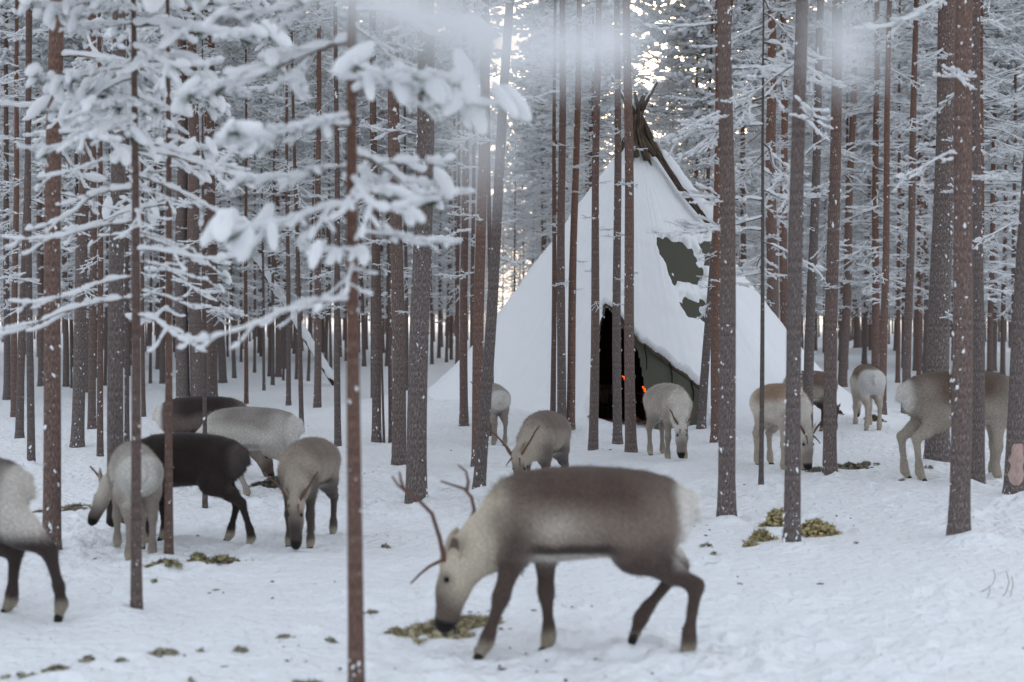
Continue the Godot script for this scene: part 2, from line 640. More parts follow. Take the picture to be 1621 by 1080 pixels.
func pine(x: float, y: float, w: float, xt: float, tone: float, label: String, group := "", opts := {}) -> Node3D:
	var at := on_ground(x, y)
	var depth := -at.z
	var g := RandomNumberGenerator.new()
	g.seed = int(x * 31.0 + y * 7.0)
	var r := w / F * depth * 0.5
	var lean_x := (xt - x) / maxf(y, 1.0)
	lean_x -= 0.0
	var lean := Vector2(lean_x, g.randfn() * 0.01)
	var height: float = opts.get("height", clampf(r * 2.0 * 55.0 + 5.0, 6.0, 15.5))
	var t := thing("pine_tree", label, "tree", at, 0.0, group)
	var near := depth < 20.0
	part("trunk", trunk_mesh(r, height, lean, tone, 14 if near else 9, g), t)
	var seen := EYE + HORIZON / F * depth
	var top := minf(seen + 0.6, height - 0.6)
	if depth < 34.0:
		var fl := part("clinging_snow", flecks_mesh(r, height, lean, top, opts.get("flecks", 170.0 if depth < 13.0 else 110.0 if depth < 22.0 else 70.0), g), t)
		fl.set_meta("kind", "stuff")
	# dead branches low down, each with its line of snow
	var low: float = opts.get("from", 1.75)
	var per_m: float = opts.get("per_m", 3.2 if depth < 26.0 else 4.5)
	var long: float = opts.get("long", 0.62)
	var set_: Array = opts.get("set", dead)
	var count := int((minf(top, opts.get("to", 99.0)) - low) * per_m)
	for k in count:
		var f := (k + g.randf()) / count
		var h := lerpf(low, minf(top, opts.get("to", 99.0)), f)
		var from: Array = set_
		if opts.has("split"):
			from = sweep if h < opts.split else live
		var b := part("branch", from[g.randi() % from.size()], t)
		var s := long * g.randf_range(0.45, 1.35) * lerpf(opts.get("low_scale", 0.85), opts.get("high_scale", 1.15), f)
		b.transform = Transform3D(Basis(Vector3.UP, g.randf() * TAU) * Basis(Vector3.RIGHT, g.randfn() * 0.15) * s, Vector3(lean.x * h, h, lean.y * h))
	if opts.get("crown", true):
		var s := height / 14.0 * clampf(r / 0.075, 0.75, 1.15)
		var c := part("crown", crowns[g.randi() % crowns.size()], t)
		var hb := maxf(height - 14.2 * s, 0.0)
		if 7.4 * s + hb < seen * 0.6:
			hb = seen * 0.6 - 7.4 * s
		c.transform = Transform3D(Basis(Vector3.UP, g.randf() * TAU) * Basis().scaled(Vector3(s, (height - hb) / 14.1, s)), Vector3(lean.x * height * 0.6, hb, lean.y * height * 0.6))
	if opts.has("scraped"):
		var mb := MB.new()
		for j in 13:
			var h := lerpf(0.12, 0.50, j / 12.0)
			var wide := 0.8 * pow(sin(PI * (0.08 + 0.84 * j / 12.0)), 0.5) * g.randf_range(0.6, 1.25)
			for k in 9:
				var az := PI / 2.0 + 0.1 + wide * (k / 4.0 - 1.0)
				var rr := (r * pow(1.0 - h / (height * 1.02), 0.75) * (1.0 + 0.22 * exp(-h / 0.12))) * 1.13 + 0.006
				var v := g.randf_range(0.75, 1.1)
				mb.vert(Vector3(lean.x * h + cos(az) * rr, h, lean.y * h + sin(az) * rr), Vector3(cos(az), 0, sin(az)), Color(0.46 * v, 0.335 * v, 0.30 * v), Vector2(k / 8.0, h))
		for j in 12:
			for k in 8:
				var q := j * 9 + k
				mb.i.append_array([q, q + 1, q + 9, q + 1, q + 10, q + 9])
		var sc := part("scraped_patch", mb.mesh(M.debris), t)
		sc.set_meta("label", "pink patch of bared inner bark")
	stand.append(Vector3(at.x, r, at.z))
	return t


func traced_trees() -> void:
	var sap := {"set": mixed, "per_m": 12.0, "long": 0.8, "split": 2.0, "from": 1.72, "to": 4.6, "height": 5.2, "crown": false, "low_scale": 0.8, "high_scale": 1.0, "flecks": 170.0}
	# the slim snow-laden saplings in front
	pine(562, 1122, 27, 560, 0.85, "slim orange-barked young pine with snow pillows on its twigs, before the feeding reindeer", "", sap)
	pine(217, 970, 18, 214, 0.45, "slim young pine with tiers of upswept snowy branches, standing alone before the pale calf", "", sap.merged({"per_m": 15.0, "long": 0.85, "split": 2.8}, true))
	pine(268, 888, 14, 271, 0.75, "slim red-brown young pine in front of the dark brown reindeer's shoulder", "", sap.merged({"per_m": 9.0, "long": 0.7, "split": 2.7}, true))
	pine(1205, 775, 8, 1208, 0.1, "very thin sapling between the grey trunk and the antlered pale reindeer", "", {"set": dead, "per_m": 9.0, "long": 0.8, "height": 6.0, "crown": false, "from": 1.9})
	# the larger trunks, front to back
	pine(78, 872, 29, 100, 0.6, "stout red-brown pine trunk beside the reindeer walking out of view", "", {"set": mixed, "from": 2.6, "per_m": 7.0, "long": 0.9})
	pine(1517, 867, 33, 1525, 0.35, "stout red-brown pine trunk in front of the brown-backed standing reindeer", "", {"per_m": 2.4, "from": 2.3})
	pine(1252, 868, 26, 1268, 0.05, "grey pine trunk leaning right, rising out of the yellow lichen heap", "", {"per_m": 2.2, "from": 2.4})
	pine(1153, 828, 28, 1147, 0.15, "grey-brown pine trunk with snow clots, right of the tipi door", "", {"per_m": 3.0, "from": 2.2})
	pine(184, 831, 27, 190, 0.0, "thick grey pine trunk directly behind the pale calf's head", "", {"set": mixed, "from": 2.6, "per_m": 8.0, "long": 0.9})
	pine(1603, 798, 30, 1640, 0.1, "leaning pine trunk with a pink scraped patch of bark near its foot", "", {"scraped": true})
	pine(660, 785, 33, 676, 0.0, "broad grey pine trunk standing free left of the feeding antlered reindeer", "", {"per_m": 2.4})
	pine(1547, 776, 22, 1541, 0.1, "grey pine trunk close behind the stout red-brown one", "", {"per_m": 2.0})
	pine(759, 772, 20, 808, 0.0, "grey pine trunk leaning right, crossing a straight red one", "", {"per_m": 1.6, "long": 0.45})
	pine(1313, 760, 22, 1323, 0.3, "brown pine trunk between the antlered pale reindeer and the one seen from behind", "", {"per_m": 3.0})
	pine(324, 792, 8, 321, 0.1, "thin grey sapling stem between the dark-backed and the dark brown reindeer", "", {"set": dead, "height": 5.0, "crown": false})
	pine(632, 739, 23, 624, 0.3, "brown pine trunk half behind the broad grey one")
	pine(755, 740, 19, 768, 0.65, "straight red-brown pine trunk behind the leaning grey one", "", {"per_m": 1.8, "long": 0.5})
	pine(48, 743, 12, 45, 0.1, "slim dark grey pine trunk in front of the dark cluster beside the stout red-brown one")
	pine(1483, 730, 38, 1500, 0.0, "very thick dark pine trunk behind the brown-backed standing reindeer", "", {"per_m": 2.4})
	pine(159, 728, 10, 162, 0.6, "slim red-brown pine trunk just left of the thick grey one")
	pine(999, 715, 18, 993, 0.45, "thickest brown pine trunk of the three before the tipi door, beside the canvas flap", "", {"per_m": 2.2, "long": 0.42})
	pine(939, 710, 15, 946, 0.35, "brown pine trunk at the left edge of the tipi door", "", {"per_m": 2.2, "long": 0.45})
	pine(977, 698, 15, 977, 0.15, "grey-brown pine trunk crossing the middle of the tipi door", "", {"per_m": 2.2, "long": 0.42})
	pine(120, 713, 20, 148, 0.2, "brown pine trunk leaning right, left of the thick grey one")
	pine(535, 705, 11, 532, 0.2, "slim brown pine trunk left of the orange-barked young pine")
	pine(200, 705, 8, 202, 0.2, "thin trunk peeping out right behind the thick grey one")
	pine(597, 701, 15, 590, 0.3, "brown pine trunk right of the orange-barked young pine, thin stem at its side")
	pine(608, 702, 4, 592, 0.5, "very thin leaning stem beside a brown trunk", "", {"height": 5.0, "crown": false, "per_m": 1.0})
	pine(618, 701, 7, 616, 0.4, "slim red stem squeezed against the brown trunk left of the broad grey one")
	pine(1133, 697, 18, 1138, 0.75, "red pine trunk half hidden by the grey-brown one right of the tipi door")
	pine(31, 692, 13, 50, 0.3, "brown pine trunk leaning right in the dark cluster at the edge of the wood")
	pine(1278, 690, 17, 1297, 0.0, "dark grey leaning trunk behind the one in the lichen heap")
	pine(778, 688, 9, 772, 0.3, "trunk hidden behind the pale reindeer that is half behind the leaning grey pine", "", {"per_m": 1.2})
	pine(876, 680, 9, 878, 0.5, "slimmest of three pine trunks standing close together left of the door", "", {"per_m": 1.5, "long": 0.4})
	pine(888, 684, 15, 890, 0.3, "middle one of three pine trunks standing close together left of the door", "", {"per_m": 1.5, "long": 0.4})
	pine(902, 683, 14, 917, 0.75, "reddest of three pine trunks standing close together left of the door", "", {"per_m": 1.5, "long": 0.4})
	pine(478, 684, 8, 462, 0.3, "slim pine leaning left behind the reindeer that feeds head-on")
	pine(734, 681, 14, 738, 0.5, "brown pine trunk at the foot of the tipi's left snow slope", "", {"per_m": 1.8, "long": 0.5})
	pine(146, 676, 13, 150, 0.4, "brown pine trunk between the right-leaning one and the slim red one")
	pine(1398, 663, 13, 1406, 0.6, "slim red-brown pine trunk touching the reindeer seen from behind")
	pine(1435, 659, 14, 1448, 0.3, "brown pine trunk at the tail of the brown-backed standing reindeer")
	pine(227, 658, 7, 224, 0.5, "slim stem between the tiered young pine and the slim red-brown one")
	pine(22, 656, 11, 30, 0.6, "red-brown pine trunk farthest back in the dark cluster at the edge")
	pine(1111, 680, 14, 1156, 0.2, "grey-brown pine trunk leaning right against the tipi's right flank", "", {"per_m": 2.0})
	pine(502, 650, 12, 505, 0.4, "brown pine trunk behind the fallen snowy log's lower end")
	pine(287, 646, 22, 290, 0.0, "thick grey pine trunk rising behind the dark-backed reindeer's rump")
	pine(310, 646, 22, 308, 0.2, "thick brown pine trunk rising behind the dark-backed reindeer's middle")
	pine(337, 641, 17, 335, 0.3, "brown pine trunk rising behind the dark-backed reindeer's shoulder")
	pine(457, 645, 8, 455, 0.3, "slim dark pine stem rising behind the grey-white reindeer's tail")
	pine(389, 639, 7, 391, 1.0, "slim bright orange pine stem in the clearing behind the grey-white reindeer")
	pine(1222, 640, 21, 1219, 0.4, "thick brown trunk behind the antlered pale reindeer's back", "", {"per_m": 6.0})
	pine(1242, 634, 15, 1239, 0.55, "red-brown trunk tucked beside a thick brown one behind the antlered pale reindeer", "", {"per_m": 5.0})
	pine(747, 628, 8, 752, 0.5, "slim trunk deep behind the straight red-brown pine")
	pine(644, 627, 7, 640, 0.2, "slim dark trunk seen between the brown and the broad grey pine")
	pine(1335, 611, 15, 1352, 0.35, "pale brown trunk leaning right behind the reindeer seen from behind")
	# smaller trunks behind: look-alikes, told apart by nothing but their place
	var far := [[66, 615, 12, .3], [104, 615, 10, .3], [113, 617, 4, .2], [166, 613, 6, .3], [238, 609, 5, .4], [258, 612, 10, .2], [351, 610, 13, .1], [370, 599, 7, .3], [403, 590, 5, .4], [418, 619, 5, .3], [431, 613, 6, .2], [426, 595, 6, .4],
		[440, 595, 10, .4], [448, 605, 4, .2], [469, 599, 5, .3], [488, 606, 5, .4], [516, 577, 6, .4], [523, 590, 5, .3], [576, 579, 7, .3], [589, 638, 6, .3], [612, 579, 6, .4], [684, 577, 6, .3], [695, 566, 6, .4], [707, 573, 5, .3], [723, 596, 7, .5],
		[1290, 556, 9, .2], [1329, 569, 6, .5], [1357, 551, 12, .4], [1372, 549, 9, .5], [1384, 553, 5, .3], [1453, 586, 14, .4], [1466, 590, 9, .3], [1567, 594, 10, .5], [1587, 593, 8, .4], [1418, 556, 8, .3]]
	for a in far:
		var left: bool = a[0] < 740
		pine(a[0], a[1], a[2], a[0] + rng.randfn() * 9.0, a[3], "%s %s far pine trunk in the wood %s of the tipi" % ["thin" if a[2] < 6 else "slim" if a[2] < 9 else "thicker", ["grey", "grey-brown", "brown", "red-brown", "orange-brown"][clampi(int(a[3] * 10.0) - 1, 0, 4)], "left" if left else "right"],
			"far pines left of the tipi" if left else "far pines right of the tipi", {"per_m": 4.0, "long": 0.9})


# the wood behind: each tree a thing with shared trunk, lower branches and crown
func background_trees() -> void:
	var g := RandomNumberGenerator.new()
	g.seed = 77
	var trunks := []
	for k in 5:
		trunks.append(trunk_mesh([0.055, 0.07, 0.08, 0.09, 0.065][k], 14.2, Vector2(g.randfn() * 0.008, g.randfn() * 0.008), [0.2, 0.5, 0.35, 0.1, 0.7][k], 7, g))
	var bark := ["grey-brown", "red-brown", "brown-barked", "grey", "orange-barked"]
	var made := 0
	var tries := 0
	while made < 180 and tries < 6000:
		tries += 1
		var d := sqrt(g.randf_range(29.0 * 29.0, 82.0 * 82.0))
		var x := g.randf_range(-0.40, 0.40) * d
		if Vector2(x - TIPI.x, -d - TIPI.z).length() < 5.2:
			continue
		# the small clearing left of the tipi stays open
		var px := 810.5 + x / d * F
		if d < 44.0 and px > 350.0 and px < 870.0:
			continue
		# and the wood is thin towards the low sun
		if d > 40.0 and absf(px - 960.0) < 260.0 and g.randf() < (0.8 if absf(px - 1060.0) < 90.0 else 0.45):
			continue
		var ok := true
		for s in stand:
			if Vector2(x - s.x, -d - s.z).length() < 1.25:
				ok = false
				break
		if not ok:
			continue
		var at := Vector3(x, ground(x, -d), -d)
		stand.append(Vector3(x, 0.07, -d))
		var where := "behind the tipi" if px > 760.0 and px < 1240.0 else "in the dense wood far left of the tipi" if px <= 760.0 else "in the dense wood far right of the tipi"
		var k := g.randi() % 5
		var s := g.randf_range(0.82, 1.22)
		var t := thing("pine_tree", "%s %s pine with snowy branches %s" % ["slender" if s < 1.0 else "tall", bark[k], where], "tree", at, g.randf() * TAU, "snow-laden pines " + where)
		t.scale = Vector3(s * g.randf_range(0.9, 1.2), s, s * g.randf_range(0.9, 1.2))
		part("trunk", trunks[k], t)
		part("lower_branches", lowers[g.randi() % 5], t).rotation.y = g.randf() * TAU
		part("crown", crowns[g.randi() % 5], t).rotation.y = g.randf() * TAU
		made += 1
	# farther off the wood reads as one mass
	var all := ArrayMesh.new()
	for src in [trunks[2], lowers[1], crowns[3]]:
		for k in src.get_surface_count():
			all.add_surface_from_arrays(Mesh.PRIMITIVE_TRIANGLES, src.surface_get_arrays(k))
			all.surface_set_material(all.get_surface_count() - 1, src.surface_get_material(k))
	var mm := MultiMesh.new()
	mm.transform_format = MultiMesh.TRANSFORM_3D
	mm.mesh = all
	mm.instance_count = 560
	for k in 560:
		var d := sqrt(g.randf_range(80.0 * 80.0, 190.0 * 190.0))
		var x := g.randf_range(-0.42, 0.42) * d
		if absf(810.5 + x / d * F - 980.0) < 200.0 and g.randf() < 0.6:
			x += 0.2 * d * (1.0 if g.randf() < 0.5 else -1.0)
		var s := g.randf_range(0.85, 1.25)
		mm.set_instance_transform(k, Transform3D(Basis(Vector3.UP, g.randf() * TAU).scaled(Vector3(s, s, s)), Vector3(x, ground(x, -d), -d)))
	var o := MultiMeshInstance3D.new()
	o.name = "distant_wood"
	o.multimesh = mm
	add_child(o)
	tag(o, "distant snowy pine wood closing the view behind all the trees", "wood", "", "stuff")


# a pine standing just outside the view, whose snowy twigs reach in close by
func near_twig() -> void:
	var t := thing("pine_tree", "large blurred snowy twig of a young pine, hanging in front of the tipi poles", "tree", Vector3(-0.95, ground(-0.95, -0.7), -0.70))
	var g := RandomNumberGenerator.new()
	g.seed = 5
	part("trunk", trunk_mesh(0.03, 3.6, Vector2.ZERO, 0.5, 10, g), t)
	var paths := [
		[[-2245, -20, .7], [-500, -60, .52], [300, -110, .5], [480, -60, .5], [600, 30, .5], [700, 80, .5], [800, 104, .5], [920, 104, .51], [1000, 94, .52]],
		[[780, 84, .5], [768, 150, .5], [762, 240, .5], [766, 320, .5]],
		[[600, 30, .5], [650, 45, .5], [720, 52, .5], [790, 50, .5]],
		[[480, -60, .5], [900, -200, .52], [1200, -100, .54], [1320, 40, .56], [1352, 140, .56]]]
	var width := [0.0125, 0.0055, 0.009, 0.009]
	for k in paths.size():
		var wood := MB.new()
		var snow := MB.new()
		var needle := MB.new()
		var c := Curve3D.new()
		for q in paths[k]:
			c.add_point(at_depth(q[0], q[1], q[2]) - t.position)
		var pts := PackedVector3Array()
		var rw := PackedFloat32Array()
		var sp := PackedVector3Array()
		var rs := PackedFloat32Array()
		for j in 33:
			var p := c.sample_baked(c.get_baked_length() * j / 32.0)
			pts.append(p)
			rw.append(lerpf(0.004, 0.0015, j / 32.0))
			var r: float = width[k] * g.randf_range(0.75, 1.2) * (1.25 if j > 24 and k == 3 else 1.0)
			if k == 3 and j < 29:
				r = 0.002
			sp.append(p + Vector3.UP * r * 0.6)
			rs.append(r)
			if j % 3 == 0 and j > 8 and k != 1:
				needle.tuft(p, (pts[maxi(j, 1)] - pts[maxi(j, 1) - 1]).normalized(), 8, 0.04, 0.0012, g)
		wood.tube(pts, rw, 5)
		snow.tube(sp, rs, 8)
		var m := ArrayMesh.new()
		wood.commit(m, M.twig)
		snow.commit(m, M.twig_snow)
		needle.commit(m, M.needle)
		part("branch", m, t)


# ------------------------------------------------------------------ tipi
func inside_poly(p: Vector2, poly: PackedVector2Array) -> bool:
	return Geometry2D.is_point_in_polygon(p, poly)


func cone_r(h: float) -> float:
	return (5.12 - h) * 0.735 + 0.25 * exp(-maxf(h, 0.0) / 0.5)


# where the photograph's pixel meets the front of the cone: (across, height)
func on_cone(x: float, y: float) -> Vector2:
	var r := ray(x, y)
	var lo := 15.0
	var t := lo
	while t < 27.5:
		var p := Vector3(0, EYE, 0) + r * (t / -r.z)
		if Vector2(p.x - TIPI.x, p.z - TIPI.z).length() <= cone_r(p.y):
			return Vector2(p.x - TIPI.x, p.y)
		t += 0.02
	var p2 := Vector3(0, EYE, 0) + r * (26.2 / -r.z)
	return Vector2(p2.x - TIPI.x, p2.y)


func cone_poly(px: Array) -> PackedVector2Array:
	var out := PackedVector2Array()
	for q in px:
		out.append(on_cone(q[0], q[1]))
	return out


func poly_distance(p: Vector2, poly: PackedVector2Array) -> float:
	var best := 1e9
	for k in poly.size():
		var q := Geometry2D.get_closest_point_to_segment(p, poly[k], poly[(k + 1) % poly.size()])
		best = minf(best, p.distance_to(q))
	return -best if inside_poly(p, poly) else best


func build_tipi() -> void:
	var t := thing("canvas_tipi", "snow-covered olive canvas tipi with an open triangular door and crossed poles", "tipi", TIPI)
	var g := RandomNumberGenerator.new()
	g.seed = 12
	var door := cone_poly([[960, 484], [968, 498], [1010, 560], [1024, 640], [1040, 700], [930, 700], [946, 600], [952, 520]])
	var bare := [
		cone_poly([[958, 480], [974, 490], [1010, 538], [1060, 574], [1108, 612], [1112, 690], [1000, 720], [930, 700], [945, 600]]),
		cone_poly([[1044, 378], [1096, 392], [1108, 430], [1104, 450], [1075, 446], [1058, 424]]),
		cone_poly([[1084, 474], [1112, 484], [1116, 512], [1090, 500]]),
		cone_poly([[1104, 384], [1124, 384], [1128, 420], [1116, 420]])]
	var hs := PackedFloat32Array()
	var rows := 150
	for k in rows + 1:
		hs.append(lerpf(-0.6, 4.95, float(k) / rows))
	var ths := PackedFloat32Array()
	var a := -PI
	while a < PI:
		ths.append(a)
		var off := absf(wrapf(a - PI / 2.0, -PI, PI))   # PI/2 faces +Z, the door side
		a += deg_to_rad(0.45 if off < 0.95 else 2.5)
	ths.append(PI)
	var cv := MB.new()
	var sn := MB.new()
	var w := ths.size()
	var hole := PackedByteArray()
	var thin := PackedByteArray()
	for h in hs:
		for th in ths:
			var r := cone_r(h)
			var nn := Vector3(cos(th), 0.72, sin(th)).normalized()
			var ripple := pow(absf(cos(th * 6.5 + 0.4)), 3.0) * 0.07 * clampf(1.2 - h / 5.0, 0.2, 1.0)
			var p := Vector3(cos(th) * (r - 0.05 + ripple), h, sin(th) * (r - 0.05 + ripple))
			var q := Vector2(p.x, h)
			var front := p.z > 0.0
			cv.vert(p, nn)
			hole.append(1 if front and inside_poly(q, door) else 0)
			var th_snow := 0.085 + 0.03 * n_mid.get_noise_3d(p.x * 2.0, h * 2.0, p.z * 2.0) + 0.014 * n_fine.get_noise_3d(p.x, h * 0.6, p.z)
			th_snow += 0.012 * n_fine.get_noise_3d(th * 9.0, h * 0.12, 3.0)
			th_snow += 0.22 * exp(-maxf(h, 0.0) / 0.45)
			if front:
				for b in bare.size():
					var edge := poly_distance(q, bare[b]) + 0.045 * n_fine.get_noise_3d(p.x * 1.4, h * 1.4, 9.0) + (0.10 * n_fine.get_noise_3d(p.x * 2.2 + h, h * 0.7, 4.0) + 0.09 * n_mid.get_noise_3d(p.x * 4.0, h * 4.0, 1.0) if b > 0 else 0.0)
					if b == 0:
						th_snow = lerpf(-0.05, th_snow, smoothstep(-0.01, 0.05, edge))
					else:
						th_snow = lerpf(-0.05, th_snow, smoothstep(-0.03, 0.12, edge))
			thin.append(1 if th_snow < -0.035 else 0)
			sn.vert(p + nn * th_snow, nn)
	for r in hs.size() - 1:
		for k in w - 1:
			var q := r * w + k
			var quad := [q, q + 1, q + w, q + 1, q + w + 1, q + w]
			if not (hole[q] or hole[q + 1] or hole[q + w]):
				cv.i.append_array(quad)
				if not (thin[q] and thin[q + 1] and thin[q + w] and thin[q + w + 1]):
					sn.i.append_array(quad)
	for r in hs.size():
		for k in w:
			var da := sn.v[r * w + (k + 1 if k < w - 1 else 1)] - sn.v[r * w + (k - 1 if k > 0 else w - 2)]
			var db := sn.v[mini(r + 1, hs.size() - 1) * w + k] - sn.v[maxi(r - 1, 0) * w + k]
			var nn := da.cross(db).normalized()
			sn.n[r * w + k] = nn if nn.dot(cv.n[r * w + k]) > 0.0 else -nn
	part("canvas", cv.mesh(M.canvas), t)
	part("snow_cover", sn.mesh(M.snow), t)
	# poles that cross above the canvas
	for k in 9:
		var az := TAU * k / 9.0 + 0.3
		var lean := Vector3(cos(az), 0, sin(az))
		var mb := MB.new()
		var side := Vector3(-sin(az), 0, cos(az)) * 0.07
		var p0 := lean * 2.85 + Vector3(0, 0.25, 0)
		var p1 := Vector3(0.02, 5.36, 0) + side
		var p2 := p1 + (p1 - p0).normalized() * g.randf_range(0.45, 0.95)
		mb.tube(PackedVector3Array([p0, p0.lerp(p1, 0.5), p1, p2]), PackedFloat32Array([0.05, 0.045, 0.038, 0.028]), 8)
		part("pole", mb.mesh(M.pole), t)
		var sm := MB.new()
		var q0 := p1.lerp(p2, 0.2) + Vector3.UP * 0.03
		var q1 := p2 + Vector3.UP * 0.035
		if k % 2 == 0:
			sm.tube(PackedVector3Array([q0, q0.lerp(q1, 0.5), q1]), PackedFloat32Array([0.015, 0.03, 0.02]), 6)
			part("pole_snow", sm.mesh(M.snow), t)
	# bundle of thick pole stubs at the smoke hole, and the outer pole with its ridge of snow down the right side
	for q in [[[1014, 178], [1012, 212], [1024, 252], 0.075], [[1010, 184], [1016, 215], [1036, 246], 0.055], [[1006, 182], [1003, 212], [1008, 248], 0.06]]:
		var mb := MB.new()
		var pts := PackedVector3Array()
		for j in 3:
			pts.append(at_depth(q[j][0], q[j][1], 25.85 - 0.1 * j) - TIPI)
		mb.tube(pts, PackedFloat32Array([q[3] * 0.7, q[3], q[3] * 0.95]), 9)
		part("pole", mb.mesh(M.pole), t)
	var op := PackedVector3Array()
	for q in [[1014, 186, 25.9], [1040, 240, 25.7], [1080, 300, 25.5], [1110, 336, 25.35], [1122, 352, 25.3], [1128, 362, 25.3]]:
		op.append(at_depth(q[0], q[1], q[2]) - TIPI)
	var mb2 := MB.new()
	mb2.tube(op, PackedFloat32Array([0.06, 0.065, 0.07, 0.07, 0.06, 0.04]), 9)
	part("outer_pole", mb2.mesh(M.pole), t)
	var sm2 := MB.new()
	var sp := PackedVector3Array()
	var sr := PackedFloat32Array()
	for j in 30:
		var f := 1.1 + 3.9 * j / 29.0
		var k := mini(int(f), 4)
		sp.append(op[k].lerp(op[k + 1], f - k) + Vector3(0.06 + 0.03 * j / 29.0, 0.085, 0))
		sr.append((0.04 if j == 0 else lerpf(0.08, 0.14, j / 29.0)) * g.randf_range(0.85, 1.1))
	sm2.tube(sp, sr, 9)
	part("pole_snow", sm2.mesh(M.snow), t)
	# wooden edge over the door with its ties
	var edge := PackedVector3Array()
	for q in [[958, 482], [975, 492], [1010, 541], [1060, 578], [1108, 616]]:
		var c := on_cone(q[0], q[1])
		var z := sqrt(maxf(pow(cone_r(c.y) + 0.02, 2.0) - c.x * c.x, 0.0))
		edge.append(Vector3(c.x, c.y, z))
	var eb := MB.new()
	eb.tube(edge, PackedFloat32Array([0.018, 0.02, 0.022, 0.022, 0.018]), 7)
	part("door_pole", eb.mesh(M.pole), t)
	for q in [[1020, 550, 585], [1060, 578, 612], [1094, 606, 634]]:
		var c := on_cone(q[0], q[1])
		var c2 := on_cone(q[0] + 3, q[2])
		var rb := MB.new()
		var pp := PackedVector3Array()
		for cc in [c + Vector2(0.0, 0.04), c, (c + c2) * 0.5 + Vector2(0.02, 0), c2]:
			pp.append(Vector3(cc.x, cc.y, sqrt(maxf(pow(cone_r(cc.y) + 0.045, 2.0) - cc.x * cc.x, 0.0))))
		rb.tube(pp, PackedFloat32Array([0.012, 0.013, 0.012, 0.009]), 5)
		part("tie_rope", rb.mesh(M.rope), t)
	# the fire inside
	var fp := Vector3(TIPI.x - 0.22, -0.02, TIPI.z + 1.2)
	var f := thing("camp_fire", "small log fire glowing orange inside the tipi door", "fire", fp)
	for k in 5:
		var lg := MB.new()
		var az := k * 1.3
		lg.tube(PackedVector3Array([Vector3(cos(az) * 0.4, 0.3, sin(az) * 0.4), Vector3(-cos(az) * 0.1, 0.48, -sin(az) * 0.1)]), PackedFloat32Array([0.05, 0.045]), 8)
		part("log", lg.mesh(M.char), f)
	for q in [[-0.02, 0.46, 0.16, 0.07], [0.42, 0.44, 0.10, 0.06], [0.28, 0.45, 0.07, 0.04], [-0.08, 0.66, 0.05, 0.02]]:
		var fb := MB.new()
		var pts := PackedVector3Array()
		var rad := PackedFloat32Array()
		for j in 7:
			var u := j / 6.0
			pts.append(Vector3(q[0] + 0.03 * sin(u * 5.0), q[1] + u * q[2] * 1.3, 0.05 + 0.02 * cos(u * 4.0)))
			rad.append(q[3] * sin(PI * (0.15 + 0.85 * u)) * (1.0 - 0.4 * u) + 0.002)
		fb.tube(pts, rad, 8)
		part("flame", fb.mesh(M.flame), f)
	var hearth := MB.new()
	for k in 11:
		var az := TAU * k / 11.0
		hearth.blob(Vector3(cos(az) * 0.5, 0.1, sin(az) * 0.5), Basis().scaled(Vector3(0.12, 0.12, 0.12)), 5, 7, 0.1, g)
	part("hearth_stones", hearth.mesh(M.char), f)
	var lamp := OmniLight3D.new()
	lamp.name = "fire_light"
	lamp.light_color = Color(1.0, 0.42, 0.12)
	lamp.light_energy = 0.012
	lamp.light_size = 0.08
	lamp.omni_range = 8.0
	lamp.omni_attenuation = 2.0
	lamp.shadow_enabled = true
	lamp.position = Vector3(0.1, 0.75, 0.1)
	f.add_child(lamp)


# ------------------------------------------------------------------ reindeer
# prims: [a, b, ra, rb, squash across, part]   parts: 0 trunk of the body 1 neck 2 head 3 fore leg 4 hind leg 5 ear 6 tail
var BX := PackedFloat32Array([-0.03, 0.03, 0.10, 0.22, 0.36, 0.52, 0.68, 0.82, 0.93, 1.02])
var BT := PackedFloat32Array([0.80, 0.885, 0.925, 0.955, 0.970, 0.978, 0.972, 0.955, 0.90, 0.80])
var BB := PackedFloat32Array([0.70, 0.60, 0.545, 0.535, 0.520, 0.505, 0.49, 0.49, 0.53, 0.64])
var BW := PackedFloat32Array([0.03, 0.125, 0.165, 0.185, 0.198, 0.205, 0.195, 0.165, 0.125, 0.05])


func body_field(p: Vector3) -> float:
	var x := clampf(p.x, BX[0], BX[9])
	var k := 0
	while k < 8 and x > BX[k + 1]:
		k += 1
	var f := (x - BX[k]) / (BX[k + 1] - BX[k])
	f = f * f * (3.0 - 2.0 * f) * 0.5 + f * 0.5
	var top := lerpf(BT[k], BT[k + 1], f)
	var bot := lerpf(BB[k], BB[k + 1], f)
	var hw := lerpf(BW[k], BW[k + 1], f)
	var hy := (top - bot) * 0.5
	var dy := (p.y - (top + bot) * 0.5) / hy
	var dz := p.z / hw
	var d := (sqrt(dy * dy + dz * dz) - 1.0) * minf(hy, hw)
	var ox := absf(p.x - x)
	return d if ox <= 0.0 else sqrt(maxf(d, 0.0) * maxf(d, 0.0) + ox * ox) if d > 0.0 else ox + d * 0.2


class Bone:
	var a: Vector3
	var ba: Vector3
	var inv: float
	var ra: float
	var rb: float
	var zs: float
	var part: int
	var whole := false

	func d(p: Vector3) -> float:
		var pa := p - a
		if zs != 1.0:
			pa.z /= zs
		var h := clampf(pa.dot(ba) * inv, 0.0, 1.0)
		return ((pa - ba * h).length() - ra - (rb - ra) * h) * zs


func field(p: Vector3, list: Array[Bone]) -> float:
	var d := 1e3
	for b in list:
		var e: float = body_field(p) if b.whole else b.d(p)
		var h := maxf(0.045 - absf(d - e), 0.0)
		d = minf(d, e) - h * h * 5.5556
	return d


